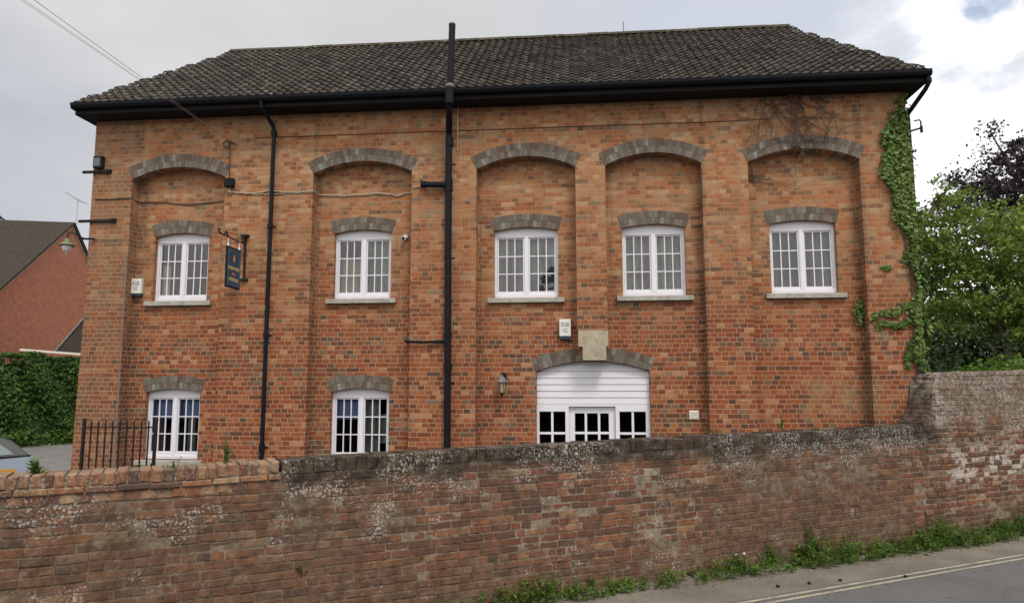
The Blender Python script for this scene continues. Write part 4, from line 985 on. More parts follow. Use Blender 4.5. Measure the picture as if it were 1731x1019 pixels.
# ------------------------------------------------------------------ car
def car():
    x1 = -8.86; y0, y1 = .0, 1.62; t_ = thing('parked_car', (x1, y0, 0), 'pale blue hatchback with dark roof parked behind the wall at far left', 'car')
    # side outline of the body (x back from the tail, z)
    def X_(d): return x1 - d
    low = [(.02, .30), (.0, .55), (.0, .88), (.05, .99), (.14, 1.045), (.9, .99), (2.4, .93), (2.75, .90), (3.55, .76), (3.72, .60), (3.75, .35), (3.6, .22), (3.25, .20)]
    # wheel arch cut in the lower edge
    for cxw in (3.0, .72):
        pass
    bot = [(3.34, .20)] + [(3.0 - .33 * math.cos(a) * -1, .30 + .33 * math.sin(a)) for a in np.linspace(.0, math.pi, 9)] + [(2.66, .20), (1.06, .20)] + [(.72 + .33 * math.cos(a), .30 + .33 * math.sin(a)) for a in np.linspace(0, math.pi, 9)] + [(.38, .20), (.2, .22)]
    poly = [(X_(a), z) for a, z in low[:-1] + bot]
    b = MB()
    n = len(poly)
    def ring(y, inset): 
        cx_, cz_ = x1 - 1.87, .6; return [(cx_ + (px - cx_) * (1 - inset), y, cz_ + (pz - cz_) * (1 - inset)) for px, pz in poly]
    tri = tessellate_polygon([[Vector((a, z, 0)) for a, z in poly]])
    rs = [ring(y0, .03), ring(y0 + .06, .0), ring(y1 - .06, .0), ring(y1, .03)]
    vs = [v for r_ in rs for v in r_]
    fs = [(k * n + i, k * n + (i + 1) % n, (k + 1) * n + (i + 1) % n, (k + 1) * n + i) for k in range(3) for i in range(n)]
    fs += [tuple(q) for q in tri] + [tuple(3 * n + a for a in q) for q in tri]
    b.add(vs, fs); bo = b.build('body', M['car_blue'], t_, bevel=.02)
    # greenhouse
    gh = [(.12, 1.03), (.20, 1.10), (.36, 1.26), (.50, 1.33), (.75, 1.365), (1.5, 1.375), (1.95, 1.33), (2.3, 1.18), (2.62, .94)]
    def gring(y, inz): return [(X_(a) - (.0), y, z) for a, z in gh]
    g = MB(); m = len(gh); ys = [(y0 + .03, 0), (y1 - .03, 0)]
    vs = []
    for side, (yb, yt) in enumerate(((y0 + .03, y0 + .20), (y1 - .03, y1 - .20))):
        for a, z in gh: f = (z - .94) / .44; vs.append((X_(a), yb + (yt - yb) * f, z))
    fs = [(i, i + 1, m + i + 1, m + i) for i in range(m - 1)] + [tuple(range(m - 1, -1, -1)), tuple(range(m, 2 * m))]
    g.add(vs, fs); g.build('roof', M['car_trim'], t_, bevel=.01)
    # side windows, quarter glass on each side
    def sidewin(pts, name):
        for sgn, (yb, yt) in ((-1, (y0 + .03, y0 + .20)), (1, (y1 - .03, y1 - .20))):
            q = MB(); vs = []
            for off in (.004, .010):
                for a, z in pts: f = (z - .94) / .44; vs.append((X_(a), yb + (yt - yb) * f + sgn * off, z))
            k = len(pts); q.add(vs, [tuple(range(k)), tuple(range(2 * k - 1, k - 1, -1))] + [(i, (i + 1) % k, k + (i + 1) % k, k + i) for i in range(k)]); q.build(name, M['car_glass'], t_)
    sidewin([(.36, 1.075), (.44, 1.15), (.56, 1.245), (.62, 1.26), (.70, 1.06)], 'quarter_window')
    sidewin([(.76, 1.06), (.70, 1.27), (1.30, 1.30), (1.32, 1.03)], 'side_window')
    sidewin([(1.38, 1.03), (1.38, 1.30), (1.75, 1.30), (2.05, 1.19), (2.28, 1.00)], 'side_window')
    # waist trim, amber strip, rear lamp, seam
    q = MB(); q.add([(X_(.12), y0 - .003, 1.035), (X_(1.0), y0 - .003, .985), (X_(2.4), y0 - .003, .935), (X_(2.4), y0 - .003, .955), (X_(1.0), y0 - .003, 1.04), (X_(.14), y0 - .003, 1.06), ], [(0, 5, 4, 1), (1, 4, 3, 2)]); q.build('waist_trim', M['car_trim'], t_)
    q = MB(); q.box(X_(3.2), X_(.32), y0 - .006, y0 + .03, .78, .845); q.build('side_strip', M['car_amber'], t_)
    for d_, z_ in ((.77, 1.0), (1.955, .95)): q = MB(); q.box(X_(d_ + .005), X_(d_ - .005), y0 - .004, y0 + .04, .3, z_); q.build('door_gap', M['car_trim'], t_)
    for yy in ((y0 + .0, y0 + .22), (y1 - .22, y1)): 
        q = MB(); q.box(X_(.05), X_(-.012), yy[0], yy[1], .62, .76); q.build('tail_light', M['red_lens'], t_, bevel=.01)
    q = MB(); q.box(X_(.10), X_(-.05), y0 + .03, y1 - .03, .33, .56); q.build('bumper', M['car_blue'], t_, bevel=.03)
    for d in (.72, 3.0):
        for yy in (y0 + .08, y1 - .08):
            q = MB(); q.tube([(X_(d), yy - .09, .30), (X_(d), yy - .07, .30), (X_(d), yy + .07, .30), (X_(d), yy + .09, .30)], [.27, .30, .30, .27], 24); wo_ = q.build('wheel', M['tyre'], t_)
            q = MB(); q.tube([(X_(d), yy - .095, .30), (X_(d), yy + .095, .30)], .18, 16); q.build('hubcap', M['aluminium'], wo_)
    for sx in (2.25,):
        q = MB(); q.box(X_(sx + .05), X_(sx - .08), y0 - .14, y0 - .01, 1.0, 1.09); q.build('door_mirror', M['car_trim'], t_, bevel=.02)
    t_.rotation_euler = (0, 0, R(44))
car()

# ------------------------------------------------------------------ vegetation
def blob_pts(n, cx, cy, cz, rx, ry, rz, shell=.45):
    d = rng.normal(size=(n, 3)); d /= np.linalg.norm(d, axis=1)[:, None]
    r = rng.uniform(0, 1, n) ** shell
    return np.stack([cx + rx * d[:, 0] * r, cy + ry * d[:, 1] * r, cz + rz * d[:, 2] * r], 1)
def tree(name, base, h, crowns, leafn, size, lmat, label, group=None, clump=.45, nper=26, trunk_r=.2):
    t_ = thing(name, base, label, 'tree', group)
    bx_, by_, bz_ = base
    tb = MB(); tb.tube([(bx_, by_, bz_ - .1), (bx_ + .05, by_, bz_ + h * .25), (bx_ - .1, by_ + .1, bz_ + h * .5), (bx_, by_, bz_ + h * .78)], [trunk_r, trunk_r * .8, trunk_r * .6, trunk_r * .25], 8)
    P = []
    vol = sum(c[3] * c[4] * c[5] for c in crowns)
    for (cx, cy, cz, rx, ry, rz) in crowns:
        n = int(leafn * rx * ry * rz / vol); nc = max(3, n // nper)
        cc = blob_pts(nc, cx, cy, cz, rx, ry, rz, .38)
        tb.tube([(bx_, by_, bz_ + h * random.uniform(.3, .55)), ((bx_ + cx) / 2 + random.uniform(-.3, .3), (by_ + cy) / 2, (bz_ + h * .45 + cz) / 2), (cx, cy, cz)], [trunk_r * .4, trunk_r * .25, trunk_r * .1], 6)
        for j in range(0, nc, max(1, nc // 14)):
            q = cc[j]; tb.tube([(cx, cy, cz), ((cx + q[0]) / 2, (cy + q[1]) / 2, (cz + q[2]) / 2 - .1), tuple(q)], [trunk_r * .12, trunk_r * .08, trunk_r * .03], 5)
        for q in cc:
            k = rng.integers(nper // 2, nper * 3 // 2); rr = clump * rng.uniform(.5, 1.5)
            P.append(q + rng.normal(size=(k, 3)) * rr * np.array([.5, .5, .32]))
    tb.build('trunk', M['bark'], t_)
    leaves('crown', np.concatenate(P), size, M[lmat], t_, up=.5)
    return t_
tree('ash_tree', (11.6, 9.6, .2), 7.5, [(10.8, 9.6, 6.0, 1.5, 1.6, 1.2), (12.9, 10.2, 5.7, 1.7, 1.8, 1.4), (9.75, 9.2, 7.2, .6, .7, .95), (9.8, 9.4, 5.3, .9, 1.2, .9), (9.5, 9.3, 6.1, .55, .8, 1.1), (9.6, 9.4, 4.0, .7, 1.0, 1.0), (11.3, 9.4, 4.5, 1.8, 1.8, 1.2), (13.6, 9.6, 4.2, 1.8, 1.8, 1.6), (11.9, 9.8, 7.1, .55, .6, .55), (10.9, 9.5, 7.35, .35, .4, .5), (13.1, 10.0, 7.2, .6, .7, .5)], 33000, .105, 'leaf_ash', 'light green leafy tree beside the right end of the mill', trunk_r=.13, clump=.32, nper=46)
tree('copper_beech', (19.2, 19.5, .3), 13, [(14.9, 19.2, 9.6, .9, .8, .5), (15.6, 19.2, 10.5, .8, .8, .5), (18.3, 19.3, 10.4, 2.3, 1.8, 1.3), (16.6, 19.3, 10.2, 1.6, 1.3, .8), (17.4, 19.4, 11.7, 1.0, 1, .8), (19.2, 19.6, 11.6, 1.5, 1.5, 1.0), (17.6, 19.6, 8.9, 2.2, 1.8, 1.2), (21.0, 20, 10.4, 2.3, 2.3, 2.1), (15.5, 19.3, 9.3, 1.1, 1, .7), (16.9, 19.3, 12.5, .35, .4, .6)], 24000, .14, 'leaf_purple', 'dark purple-leaved tree behind the light green one', clump=.42, trunk_r=.28, nper=44)
tree('shaded_tree', (13.4, 13.2, .25), 5, [(12.4, 13.0, 3.7, 2.0, 1.4, 1.6), (14.8, 13.2, 3.7, 2.2, 1.5, 1.8), (11.0, 12.6, 2.6, 1.4, 1.1, 1.8), (13.0, 12.6, 1.8, 2.5, 1.3, 1.5), (16.5, 13.4, 3.7, 2.2, 1.5, 2.0)], 36000, .14, 'leaf_dark', 'tree low behind the light green tree, shade put into its dark leaves', clump=.4, trunk_r=.2, nper=34)  # shade under the trees is put into the dark leaf colour
t_ = thing('shrub', (8.0, 3.2, 0), 'bright green shrub showing over the tall end of the roadside wall', 'shrub')
P = np.concatenate([blob_pts(4200, 8.0, 3.3, 1.75, 1.1, .7, 1.0, .35), blob_pts(3000, 9.2, 3.8, 1.8, 1.1, .8, 1.15, .35), blob_pts(700, 7.1, 2.9, 2.0, .45, .4, .55, .4)])
leaves('foliage', P, .075, M['leaf_bush'], t_, up=.8)
b = MB()
for k in range(14): a = random.uniform(0, 6.28); r_ = random.uniform(.3, 1.0); b.tube([(8.1, 3.3, 0), (8.2 + r_ * .5 * math.cos(a), 3.3 + r_ * .4 * math.sin(a), 1.1), (8.3 + r_ * math.cos(a), 3.4 + r_ * .7 * math.sin(a), 2.2)], [.025, .015, .006], 5)
b.build('stem', M['bark'], t_)
t_ = thing('shaded_shrub', (7.0, 4.6, 0), 'shrub between the mill corner and the bright shrub, shade put into its dark leaves', 'shrub')
leaves('foliage', np.concatenate([blob_pts(5200, 6.9, 5.0, 1.9, 1.3, .9, 1.7, .4), blob_pts(4200, 9.0, 6.6, 1.9, 1.8, 1.0, 1.8, .4)]), .10, M['leaf_dark'], t_, up=.5)  # dark leaf colour carries the shade of this corner
b = MB()
for k in range(8): b.tube([(7.0, 4.9, 0), (7 + random.uniform(-.6, .6), 5, 1.2), (7 + random.uniform(-1, 1), 5, 2.8)], [.03, .02, .008], 5)
b.build('stem', M['bark'], t_)

# hedge at the far side of the car park
def hedge():
    t_ = thing('hedge', (-18.5, 10.7, .24), 'tall clipped green hedge across the car park in front of the red house', 'hedge')
    a = Vector((-20.7, 5.8, 0)); d = Vector((1.01, 2.22, 0)).normalized(); nrm = Vector((d.y, -d.x, 0)); L = 12.5; P = []; N = []
    n = 26000
    s = rng.uniform(0, L, n); u_ = rng.uniform(0, 1, n); dep = rng.uniform(0, .35, n)
    H = 3.0
    face = u_ < .78
    z = np.where(face, rng.uniform(0, 1, n) ** .9 * H, H - rng.uniform(0, .12, n)); off = np.where(face, -dep, -rng.uniform(0, 1.0, n))
    bulge = .16 * np.sin(s * 1.7) * np.sin(z * 2.3 + s) + .10 * np.sin(s * 5.1 + z * 3)
    z = z + np.where(z > H - .3, .07 * np.sin(s * 2.3) + .05 * np.sin(s * 6.1), 0)
    x = a.x + d.x * s + nrm.x * (off + bulge); y = a.y + d.y * s + nrm.y * (off + bulge)
    h0 = np.clip(y - 1.5, 0, 10) * .027
    nv = np.where(face[:, None], np.array([[nrm.x, nrm.y, .5]]), np.array([[0, 0, 1.0]]))
    leaves('foliage', np.stack([x, y, z + h0], 1), .115, M['leaf_hedge'], t_, nrm=nv * .8)
    b = MB()
    vs = []
    for k in range(26):
        p = a + d * (L * k / 25)
        for o_, zz_ in ((-.28, .1), (-.28, 2.75), (-.75, 2.75), (-.75, .1)): q = p + nrm * o_; vs.append((q.x, q.y, zz_ + .2 + random.uniform(-.06, .06)))
    b.add(vs, [(4 * k + j, 4 * k + (j + 1) % 4, 4 * k + 4 + (j + 1) % 4, 4 * k + 4 + j) for k in range(25) for j in range(4)]); b.build('twig_core', M['leaf_dark'], t_)
    # nettles and grass along its foot
    m = 1500; s = rng.uniform(0, L, m); zz_ = rng.uniform(0, 1, m) ** 1.6 * .5; o_ = rng.uniform(-.1, .35, m)
    x = a.x + d.x * s + nrm.x * o_; y = a.y + d.y * s + nrm.y * o_
    tag(leaves('undergrowth', np.stack([x, y, zz_ + .24], 1), .12, M['leaf_weed']), 'low grass and nettles at the foot of the hedge', 'undergrowth', kind='stuff')
hedge()

# ivy on the right-hand corner
t_ = thing('ivy', (5.05, 0, .3), 'green ivy climbing the right corner of the mill', 'climbing plant')
L_ = [(2.0, 5.06), (2.45, 5.02), (2.97, 4.97), (3.5, 5.04), (4.14, 5.04), (4.6, 4.87), (5.34, 4.69), (5.91, 4.68), (6.1, 4.80), (6.3, 4.86), (6.5, 4.93), (6.7, 4.97)]
Rr = [(2.0, 5.20), (2.6, 5.20), (3.5, 5.22), (4.5, 5.20), (5.5, 5.16), (6.0, 5.12), (6.3, 5.10), (6.7, 5.12)]
def lerpt(T, z): return np.interp(z, [a for a, _ in T], [b_ for _, b_ in T])
n = 15000; z = rng.uniform(.5, 6.65, n); keep = rng.uniform(0, 1, n) < np.interp(z, [.5, 1, 5.9, 6.15, 6.6], [.5, .8, .85, .16, .05]); z = z[keep]; n = len(z)
l = lerpt(L_, z) + .05 * np.sin(z * 9) + rng.normal(0, .02, n); r_ = lerpt(Rr, z) + .03 * np.sin(z * 7)
u_ = rng.uniform(0, 1, n); x = l + (r_ - l) * u_
y = np.where(x < 5.085, -rng.uniform(.005, .10, n), rng.uniform(-.10, 1.2, n) * rng.uniform(0, 1, n))
nv = np.where((x < 5.085)[:, None], np.array([[0, -1, .3]]), np.array([[.8, -.5, .3]]))
leaves('foliage', np.stack([x, y, z], 1), .058, M['leaf_ivy'], t_, aspect=.8, nrm=nv * 1.1)
P = []
for (x0, z0, x1_, z1_, cnt, sp) in ((4.40, 3.17, 5.05, 3.36, 260, .025), (4.44, 3.03, 5.05, 3.10, 260, .028), (4.84, 2.5, 5.05, 2.9, 260, .07), (4.9, 4.0, 5.06, 4.35, 120, .05)):
    k = rng.uniform(0, 1, cnt); P.append(np.stack([x0 + (x1_ - x0) * k + rng.normal(0, .02, cnt), -rng.uniform(.005, .05, cnt), z0 + (z1_ - z0) * k + .03 * np.sin(k * 9) + rng.normal(0, sp, cnt)], 1))
leaves('runner', np.concatenate(P), .045, M['leaf_ivy'], t_, aspect=.8, nrm=np.array([[0, -1.1, .3]]))
P = np.stack([rng.normal(4.28, .045, 170), rng.uniform(.10, .21, 170), rng.normal(3.27, .11, 170)], 1)
leaves('clump', P, .045, M['leaf_ivy'], t_, aspect=.8, nrm=np.array([[0, -1.1, .3]]))
P = np.stack([rng.normal(4.64, .05, 50), rng.uniform(-.03, -.005, 50), rng.normal(3.92, .022, 50)], 1)
leaves('clump', P, .04, M['leaf_ivy'], t_, aspect=.8, nrm=np.array([[0, -1.1, .3]]))
b = MB()
for k in range(9):
    x = 5.05 + random.uniform(-.04, .04); P = []
    for j in range(22): P.append((min(x, 5.10), -.02, .1 + j * .30)); x += random.uniform(-.03, .03) - (.03 if 12 < j < 17 else 0)
    b.tube(P, [.014 - .0005 * j for j in range(22)], 5)
b.build('stem', M['twig'], t_)
# bare creeper stems over the right-hand arch
t_ = thing('bare_creeper', (3.4, -.02, 6.7), 'bare brown creeper stems hanging from the eaves over the rightmost arch', 'climbing plant')
b = MB(); random.seed(21)
def twig(x, z, ang, ln, r, depth, ymin=-.03):
    P = [(x, ymin, z)]; n = max(3, int(ln / .05))
    for j in range(n):
        ang += random.uniform(-.30, .30); x += math.cos(ang) * ln / n; z += math.sin(ang) * ln / n
        if z > 6.72: ang = -abs(ang)
        P.append((x, ymin + random.uniform(-.012, .006), z))
        if depth > 0 and random.random() < .16: twig(x, z, ang + random.choice((-1, 1)) * random.uniform(.5, 1.3), ln * random.uniform(.3, .6), r * .6, depth - 1, ymin)
    b.tube(P, [r * (1 - .6 * j / n) for j in range(n + 1)], 5)
for x, z, a, ln, r in ((2.98, 6.72, -1.6, 1.0, .008), (3.05, 6.72, -1.35, 1.1, .010), (3.35, 6.72, -1.5, .9, .010), (3.5, 6.72, -1.7, .9, .011), (3.45, 5.9, 1.5, .7, .009), (3.35, 6.3, .1, .7, .007), (2.95, 6.35, .2, .4, .006), (3.0, 6.3, -1.0, .8, .007), (3.7, 6.72, -1.4, .5, .007), (3.25, 6.7, -2.3, .5, .007), (3.6, 6.7, -.6, .6, .007), (3.42, 5.85, 2.6, .6, .009), (3.05, 6.72, -1.5, 1.2, .012), (3.45, 6.7, -1.55, 1.0, .013), (3.5, 6.35, .2, .6, .009), (3.3, 6.72, -.3, .8, .009), (3.0, 6.7, -2.6, .6, .008), (3.4, 6.3, -1.4, .5, .006), (3.8, 6.33, -1.4, .5, .006), (3.25, 5.8, .4, .8, .006)):
    twig(x, z, a, ln, r, 2)
for x, z, a, ln in ((2.75, 5.60, -1.1, .35), (2.72, 5.50, -.3, .6), (2.75, 5.45, .1, .6), (2.7, 5.4, -.1, .35), (2.72, 5.42, -.5, .3)): twig(x, z, a, ln, .007, 2, .19)
b.build('stems', M['twig'], t_)
P = np.stack([rng.normal(3.4, .25, 70), -rng.uniform(.01, .05, 70), rng.normal(6.55, .09, 70)], 1); P[:, 2] = np.minimum(P[:, 2], 6.69)
leaves('dead_leaf', P, .05, M['twig'], t_, nrm=np.array([[0, -1.0, 0]]))

# weeds at the wall foot
def blades(P0, n, spread, h, mat, name, parent=None, lean=.35, wd=.012, leafy=True):
    """upright stalks with leaves, around points"""
    V = []; F = []
    for (x0, y0_, z0_, hh, sp, cnt) in P0:
        for k in range(cnt):
            x = x0 + random.gauss(0, sp); y = y0_ + random.gauss(0, sp * .5); H = hh * random.uniform(.45, 1.1); a = random.uniform(0, 6.28); le = random.uniform(0, lean)
            dx, dy = math.cos(a) * le * H, math.sin(a) * le * H; q = random.uniform(0, 6.28); wx, wy = math.cos(q) * wd, math.sin(q) * wd
            o = len(V)
            for f, wf in ((0, .7), (.4, 1), (.75, .7), (1, .05)):
                V.append((x + dx * f * f - wx * wf, y + dy * f * f - wy * wf, z0_ + H * f * (1 - .25 * le * f))); V.append((x + dx * f * f + wx * wf, y + dy * f * f + wy * wf, z0_ + H * f * (1 - .25 * le * f)))
            F += [(o, o + 1, o + 3, o + 2), (o + 2, o + 3, o + 5, o + 4), (o + 4, o + 5, o + 7, o + 6)]
            if leafy:
                for j in range(int(H / .028)):
                    f = random.uniform(.15, 1); cx_, cy_, cz_ = x + dx * f * f, y + dy * f * f, z0_ + H * f; aa = random.uniform(0, 6.28); l = random.uniform(.035, .085) * (1.2 - .6 * f); w2 = l * .28
                    ex, ey, ez = math.cos(aa) * l, math.sin(aa) * l, random.uniform(-.3, .7) * l; o = len(V)
                    V += [(cx_, cy_, cz_), (cx_ + ex * .5 - ey * .28, cy_ + ey * .5 + ex * .28, cz_ + ez * .7), (cx_ + ex, cy_ + ey, cz_ + ez), (cx_ + ex * .5 + ey * .28, cy_ + ey * .5 - ex * .28, cz_ + ez * .7)]
                    F.append((o, o + 1, o + 2, o + 3))
    me = bpy.data.meshes.new(name); off = WL.get(parent, Vector((0, 0, 0))) if parent else Vector((0, 0, 0))
    me.from_pydata([(v[0] - off.x, v[1] - off.y, v[2] - off.z) for v in V], [], F); me.materials.append(M[mat]); me.update()
    o = bpy.data.objects.new(name, me); C.objects.link(o)
    if parent: o.parent = parent; WL[o] = off
    return o
random.seed(33)
P0 = []
s = -3.0
while s < 13:
    dens = np.interp(s, [-3, .2, 1.2, 2.2, 3.3, 4.2, 5.0, 6.5, 13], [.10, .45, .65, .45, .55, .85, 1, 1.2, 1.3])
    dd = np.interp(s, [0, 4, 7, 13], [.26, .40, .48, .48])
    if random.random() < .95:
        for k in range(3):
            p = wp(s + random.uniform(-.06, .06), .03 + random.uniform(0, dd), 0); hh = random.choice((.14, .20, .26, .34)) * (0.52 + .28 * dens) * (1 + .35 * math.sin(s * 3.1))
            P0.append((p[0], p[1], -.01, max(.06, hh), .04, int(4.5 * dens + random.random())))
    s += .07
tag(blades(P0, 0, 0, 0, 'leaf_weed', 'weeds', lean=.8, wd=.006), 'ragged green weeds and grass along the foot of the roadside wall', 'weeds', kind='stuff')
# dry litter below the weeds
P = []
for k in range(1500):
    s = random.uniform(-2, 12); p = wp(s, np.interp(s, [0, 7], [.28, .50]) + random.gauss(0, .09), .004); P.append(p)
tag(leaves('leaf_litter', P, .022, M['leaf_dry'], nrm=np.array([[0, 0, 2.5]])), 'dry leaf litter between the weeds and the road', 'litter', kind='stuff')
def plant(name, s, d, z, h, sp, cnt, label, cat='weed', mat='leaf_weed', lean=.25, wd=.006):
    p = wp(s, d, z); t_ = thing(name, p, label, cat); blades([(p[0], p[1], z, h, sp, cnt)], 0, 0, 0, mat, 'foliage', t_, lean, wd); return t_
plant('tall_weed', 4.35, .06, .0, .50, .06, 14, 'tallest dark weed standing against the roadside wall above the verge')
plant('tall_weed', 3.62, .06, .0, .30, .04, 12, 'upright bright weed left of the tallest one at the wall foot')
t_ = plant('white_flowered_weed', 3.02, .14, .0, .22, .05, 10, 'small weed with white flowers at the wall foot')
P = [wp(3.02 + random.gauss(0, .07), .16 + random.gauss(0, .03), random.uniform(.03, .22)) for k in range(12)]
leaves('flower', P, .028, M['petal'], t_, aspect=.9)
plant('wall_top_weed', -2.57, -.2, 1.46, .22, .02, 7, 'small yellow-green weed on the newer coping', lean=.12)
plant('wall_top_weed', -3.02, -.1, 1.44, .09, .03, 6, 'tiny pale sprig on the orange coping by the black railing')
plant('wall_top_weed', 4.18, -.25, 1.55, .32, .012, 4, 'single thin tall stem rising from the dark coping near the right arch pier', lean=.05)
plant('wall_top_weed', 3.05, -.2, 1.54, .10, .05, 8, 'low tuft on the dark coping below the cream vent')
plant('wall_top_weed', 4.75, -.2, 1.56, .08, .03, 6, 'small tuft on the dark coping right of the thin tall stem')
plant('wall_top_weed', -4.0, -.15, 1.44, .12, .03, 20, 'lime green leafy tuft on the coping in front of the car', wd=.012)
plant('wall_face_weed', -1.95, .005, .50, .10, .05, 9, 'straw-coloured sprig growing out of the wall face', mat='leaf_dry', lean=.9)
# stones on the verge
for i, (s, d, lb) in enumerate(((2.95, .80, 'leftmost dark stone on the verge'), (3.35, .86, 'second dark stone from the left, between wall and yellow lines'), (3.75, .93, 'third dark stone from the left near the yellow lines'), (4.55, 1.14, 'dark stone between the two yellow lines'))):
    bm = bmesh.new(); bmesh.ops.create_icosphere(bm, subdivisions=2, radius=.022)
    for v in bm.verts: v.co *= random.uniform(.8, 1.15); v.co.z *= .6
    me = bpy.data.meshes.new('stone'); bm.to_mesh(me); bm.free(); me.materials.append(M['iron']); o = bpy.data.objects.new('stone', me); o.location = wp(s, d, .012); C.objects.link(o); tag(o, lb, 'stone', 'dark stones on the verge')

# ------------------------------------------------------------------ red house beyond the car park
def house():
    apex = Vector((-23.39, 19.81, 9.67)); g = Vector((-.2588, .9659, 0)); r_ = Vector((-.9659, -.2588, 0)); m_ = .64; hw = 6.23; gz = .2; ln = 14
    t_ = thing('red_brick_house', (apex.x, apex.y, gz), 'red brick gabled house with brown tiled roof beyond the hedge', 'house')
    def Pt(gs, rs, z): p = apex + g * gs + r_ * rs; return (p.x, p.y, z)
    ez = apex.z - m_ * hw; b = MB()
    n = 5
    vs = [Pt(-hw, 0, gz), Pt(hw, 0, gz), Pt(hw, 0, ez), Pt(0, 0, apex.z - .05), Pt(-hw, 0, ez), Pt(-hw, ln, gz), Pt(hw, ln, gz), Pt(hw, ln, ez), Pt(0, ln, apex.z - .05), Pt(-hw, ln, ez)]
    b.add(vs, [(0, 1, 2, 3, 4), (9, 8, 7, 6, 5), (0, 4, 9, 5), (1, 6, 7, 2)]); b.build('wall', M['house_brick'], t_)
    r = MB(); th = .12
    for sg in (-1, 1):
        o0, o1 = hw + .25, 0
        vs = [Pt(sg * o0, -.10, apex.z - m_ * o0), Pt(0, -.10, apex.z), Pt(0, ln + .1, apex.z), Pt(sg * o0, ln + .1, apex.z - m_ * o0)]
        vs += [(a, b_, c_ + th) for a, b_, c_ in vs]; r.hexa(vs)
        for k in range(44):      # stepped tile courses
            f0 = o0 * (1 - k / 44); z = apex.z - m_ * f0 + th - .0; f1 = o0 * (1 - (k + 1) / 44)
            r.add([Pt(sg * f0, -.13, z + .022), Pt(sg * f1, -.13, apex.z - m_ * f1 + th + .005), Pt(sg * f1, ln + .1, apex.z - m_ * f1 + th + .005), Pt(sg * f0, ln + .1, z + .022), Pt(sg * f0, -.13, z), Pt(sg * f0, ln + .1, z)], [(0, 1, 2, 3), (4, 0, 3, 5)])
    ro_ = r.build('roof', M['far_tile'], t_)
    v = MB()
    for sg in (-1, 1): v.hexa([Pt(sg * (hw + .2), -.03, apex.z - m_ * (hw + .2) - .12), Pt(0, -.03, apex.z - .12), Pt(0, .02, apex.z - .12), Pt(sg * (hw + .2), .02, apex.z - m_ * (hw + .2) - .12), Pt(sg * (hw + .2), -.03, apex.z - m_ * (hw + .2) + .0), Pt(0, -.03, apex.z + .0), Pt(0, .02, apex.z), Pt(sg * (hw + .2), .02, apex.z - m_ * (hw + .2))])
    v.build('verge_board', M['keystone'], t_)
    q = MB(); p0 = Pt(-hw - .3, -.1, ez - .12); p1 = Pt(-hw - .3, ln, ez - .12); q.tube([p0, p1], .06, 8); q.build('gutter', M['black'], t_)
    a_ = thing('roof_aerial', Pt(1.0, 3.5, apex.z + .1), 'thin television aerial above the red house, mostly boom and mast', 'aerial')
    # mast stands behind the ridge
    A0 = Vector((-20.92, 15.94, 10.12)); A1 = Vector((-20.08, 16.08, 9.64)); mm = Vector((-20.45, 16.12, 9.85)); C0 = Vector((0, -11.5, 2.12))
    k = 1.16; A0, A1, mm = [C0 + (w_ - C0) * k for w_ in (A0, A1, mm)]
    q = MB(); q.tube([mm, (mm.x, mm.y, 9.1)], .018, 6); q.build('mast', M['aluminium'], a_)
    q = MB(); q.tube([A0, A1], .014, 6); q.build('boom', M['aluminium'], a_)
    q = MB()
    for f in (.05, .2, .35, .5, .62, .74, .82, .9, .97): c_ = A0.lerp(A1, f); w_ = .12 + .10 * f; q.tube([(c_.x - .05, c_.y - w_, c_.z), (c_.x + .05, c_.y + w_, c_.z)], .008, 5)
    q.build('elements', M['aluminium'], a_)
    b_ = thing('bird', Pt(0, 3.1, apex.z + .15), 'small dark bird perched on the ridge of the red house', 'bird')
    cx_, cy_, cz_ = Pt(0, 3.1, apex.z + .12)
    q = MB(); q.tube([(cx_ - .28, cy_, cz_ + .30), (cx_ - .22, cy_, cz_ + .29), (cx_ - .16, cy_, cz_ + .30), (cx_ - .11, cy_, cz_ + .25), (cx_ - .03, cy_, cz_ + .18), (cx_ + .08, cy_, cz_ + .10), (cx_ + .18, cy_, cz_ + .05), (cx_ + .32, cy_, cz_ + .0)], [.004, .018, .045, .05, .085, .075, .04, .015], 8)
    q.tube([(cx_, cy_ - .03, cz_ + .12), (cx_, cy_ - .03, cz_)], .008, 5); q.tube([(cx_ + .02, cy_ + .03, cz_ + .12), (cx_ + .02, cy_ + .03, cz_)], .008, 5)
    q.build('body', M['iron'], b_, smooth=True)
house()
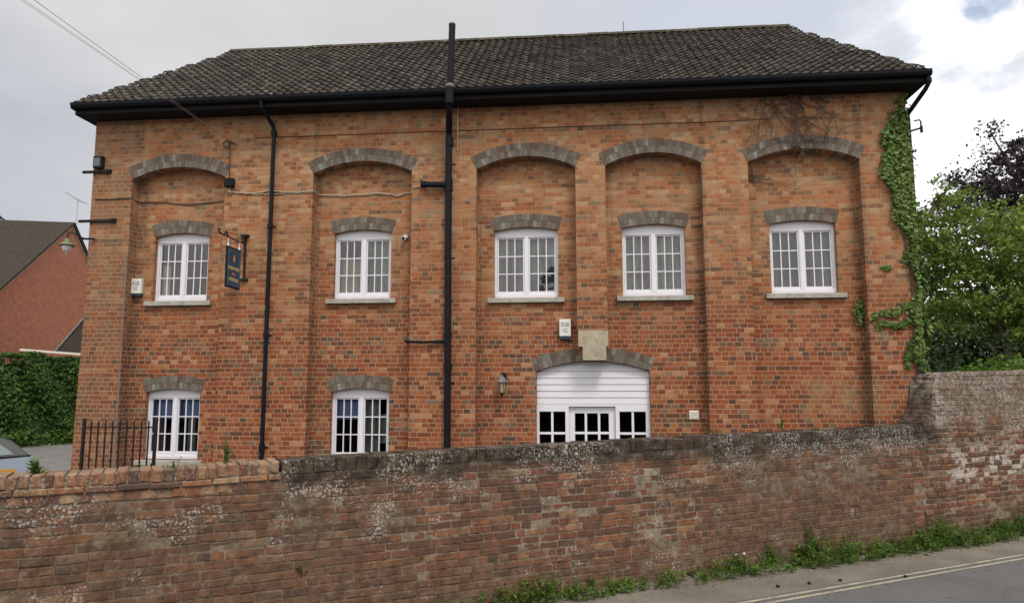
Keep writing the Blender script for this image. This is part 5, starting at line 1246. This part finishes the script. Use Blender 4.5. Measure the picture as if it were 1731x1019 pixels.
# low outbuilding in front of the gable
t_ = thing('outbuilding', (-19.4, 14.3, .3), 'low outbuilding with grey pitched roof and white gutter behind the hedge', 'outbuilding')
k = 1.02; C0 = Vector((0, -11.5, 2.12))
def sc(p, k_=k): return C0 + (Vector(p) - C0) * k_
P1, P2, P3 = sc((-19.2, 13.86, 3.48)), sc((-18.11, 13.81, 4.72)), sc((-17.0, 13.9, 3.38))
b = MB(); dx = P2 - P1
b.add([P1, P3, P3 + Vector((1.5, 3.4, 1.6)), P2 + Vector((.3, 2.2, .1)), P2], [(0, 1, 2, 4), (4, 2, 3)]); b.add([P1 + Vector((0, 0, .05)), P2 + Vector((0, 0, .05)), P2 + Vector((.08, 0, 0)), P1 + Vector((.08, 0, 0))], [(0, 1, 2, 3)]); b.build('roof', M['far_tile'], t_)
b = MB(); b.tube([P1 + Vector((-.02, -.02, .03)), P2 + Vector((-.02, -.02, .03))], .035, 6); b.build('verge_strip', M['galv'], t_)
G0, G1 = sc((-20.17, 13.26, 3.5), 1.02), sc((-17.2, 13.56, 3.27), 1.02)
b = MB(); b.hexa([G0, G1, G1 + Vector((0, .12, 0)), G0 + Vector((0, .12, 0)), G0 + Vector((0, 0, .08)), G1 + Vector((0, 0, .08)), G1 + Vector((0, .12, .08)), G0 + Vector((0, .12, .08))]); b.build('gutter', M['cream'], t_)
b = MB(); b.box(G0.x + .05, G1.x, G0.y + .45, G0.y + 3.4, .2, 3.30); b.build('wall', M['blackmatt'], t_)  # whole wall black: the shadow below the gutter put into its colour
b = MB(); b.hexa([G0 + Vector((0, .12, .02)), G1 + Vector((0, .12, .02)), G1 + Vector((0, 3.2, .06)), G0 + Vector((0, 3.2, .06)), G0 + Vector((0, .12, .06)), G1 + Vector((0, .12, .06)), G1 + Vector((0, 3.2, .10)), G0 + Vector((0, 3.2, .10))]); b.build('flat_roof', M['iron'], t_)
# thin lightning rod on the mill ridge
t_ = thing('ridge_rod', (.97, 3.3, 9.2), 'very thin rod standing up behind the ridge of the mill', 'rod')
b = MB(); b.tube([(.99, 3.3, 9.15), (.985, 3.3, 9.78)], .009, 6); b.build('rod', M['wire'], t_); b = MB(); b.lathe((.99, 3.3, 9.15), [(.05, 0), (.04, .06), (.01, .09)], 10); b.build('foot', M['iron'], t_)

# unseen treeline added behind the camera for the window panes to mirror
P = []
for k in range(46):
    cx = -62 + k * 2.6 + random.uniform(-1, 1); hh = 5.2 + 2.4 * math.sin(k * .9) + random.uniform(-1.2, 1.6); hh = max(3.5, hh)
    P.append(blob_pts(420, cx, -31 + random.uniform(-2, 2), hh * .5, 2.6, 2.0, hh * .55, .5))
tag(leaves('treeline', np.concatenate(P), .75, M['leaf_dark'], up=.3), 'dark treeline added across the road, out of view, for the window panes to mirror', 'treeline', kind='stuff')
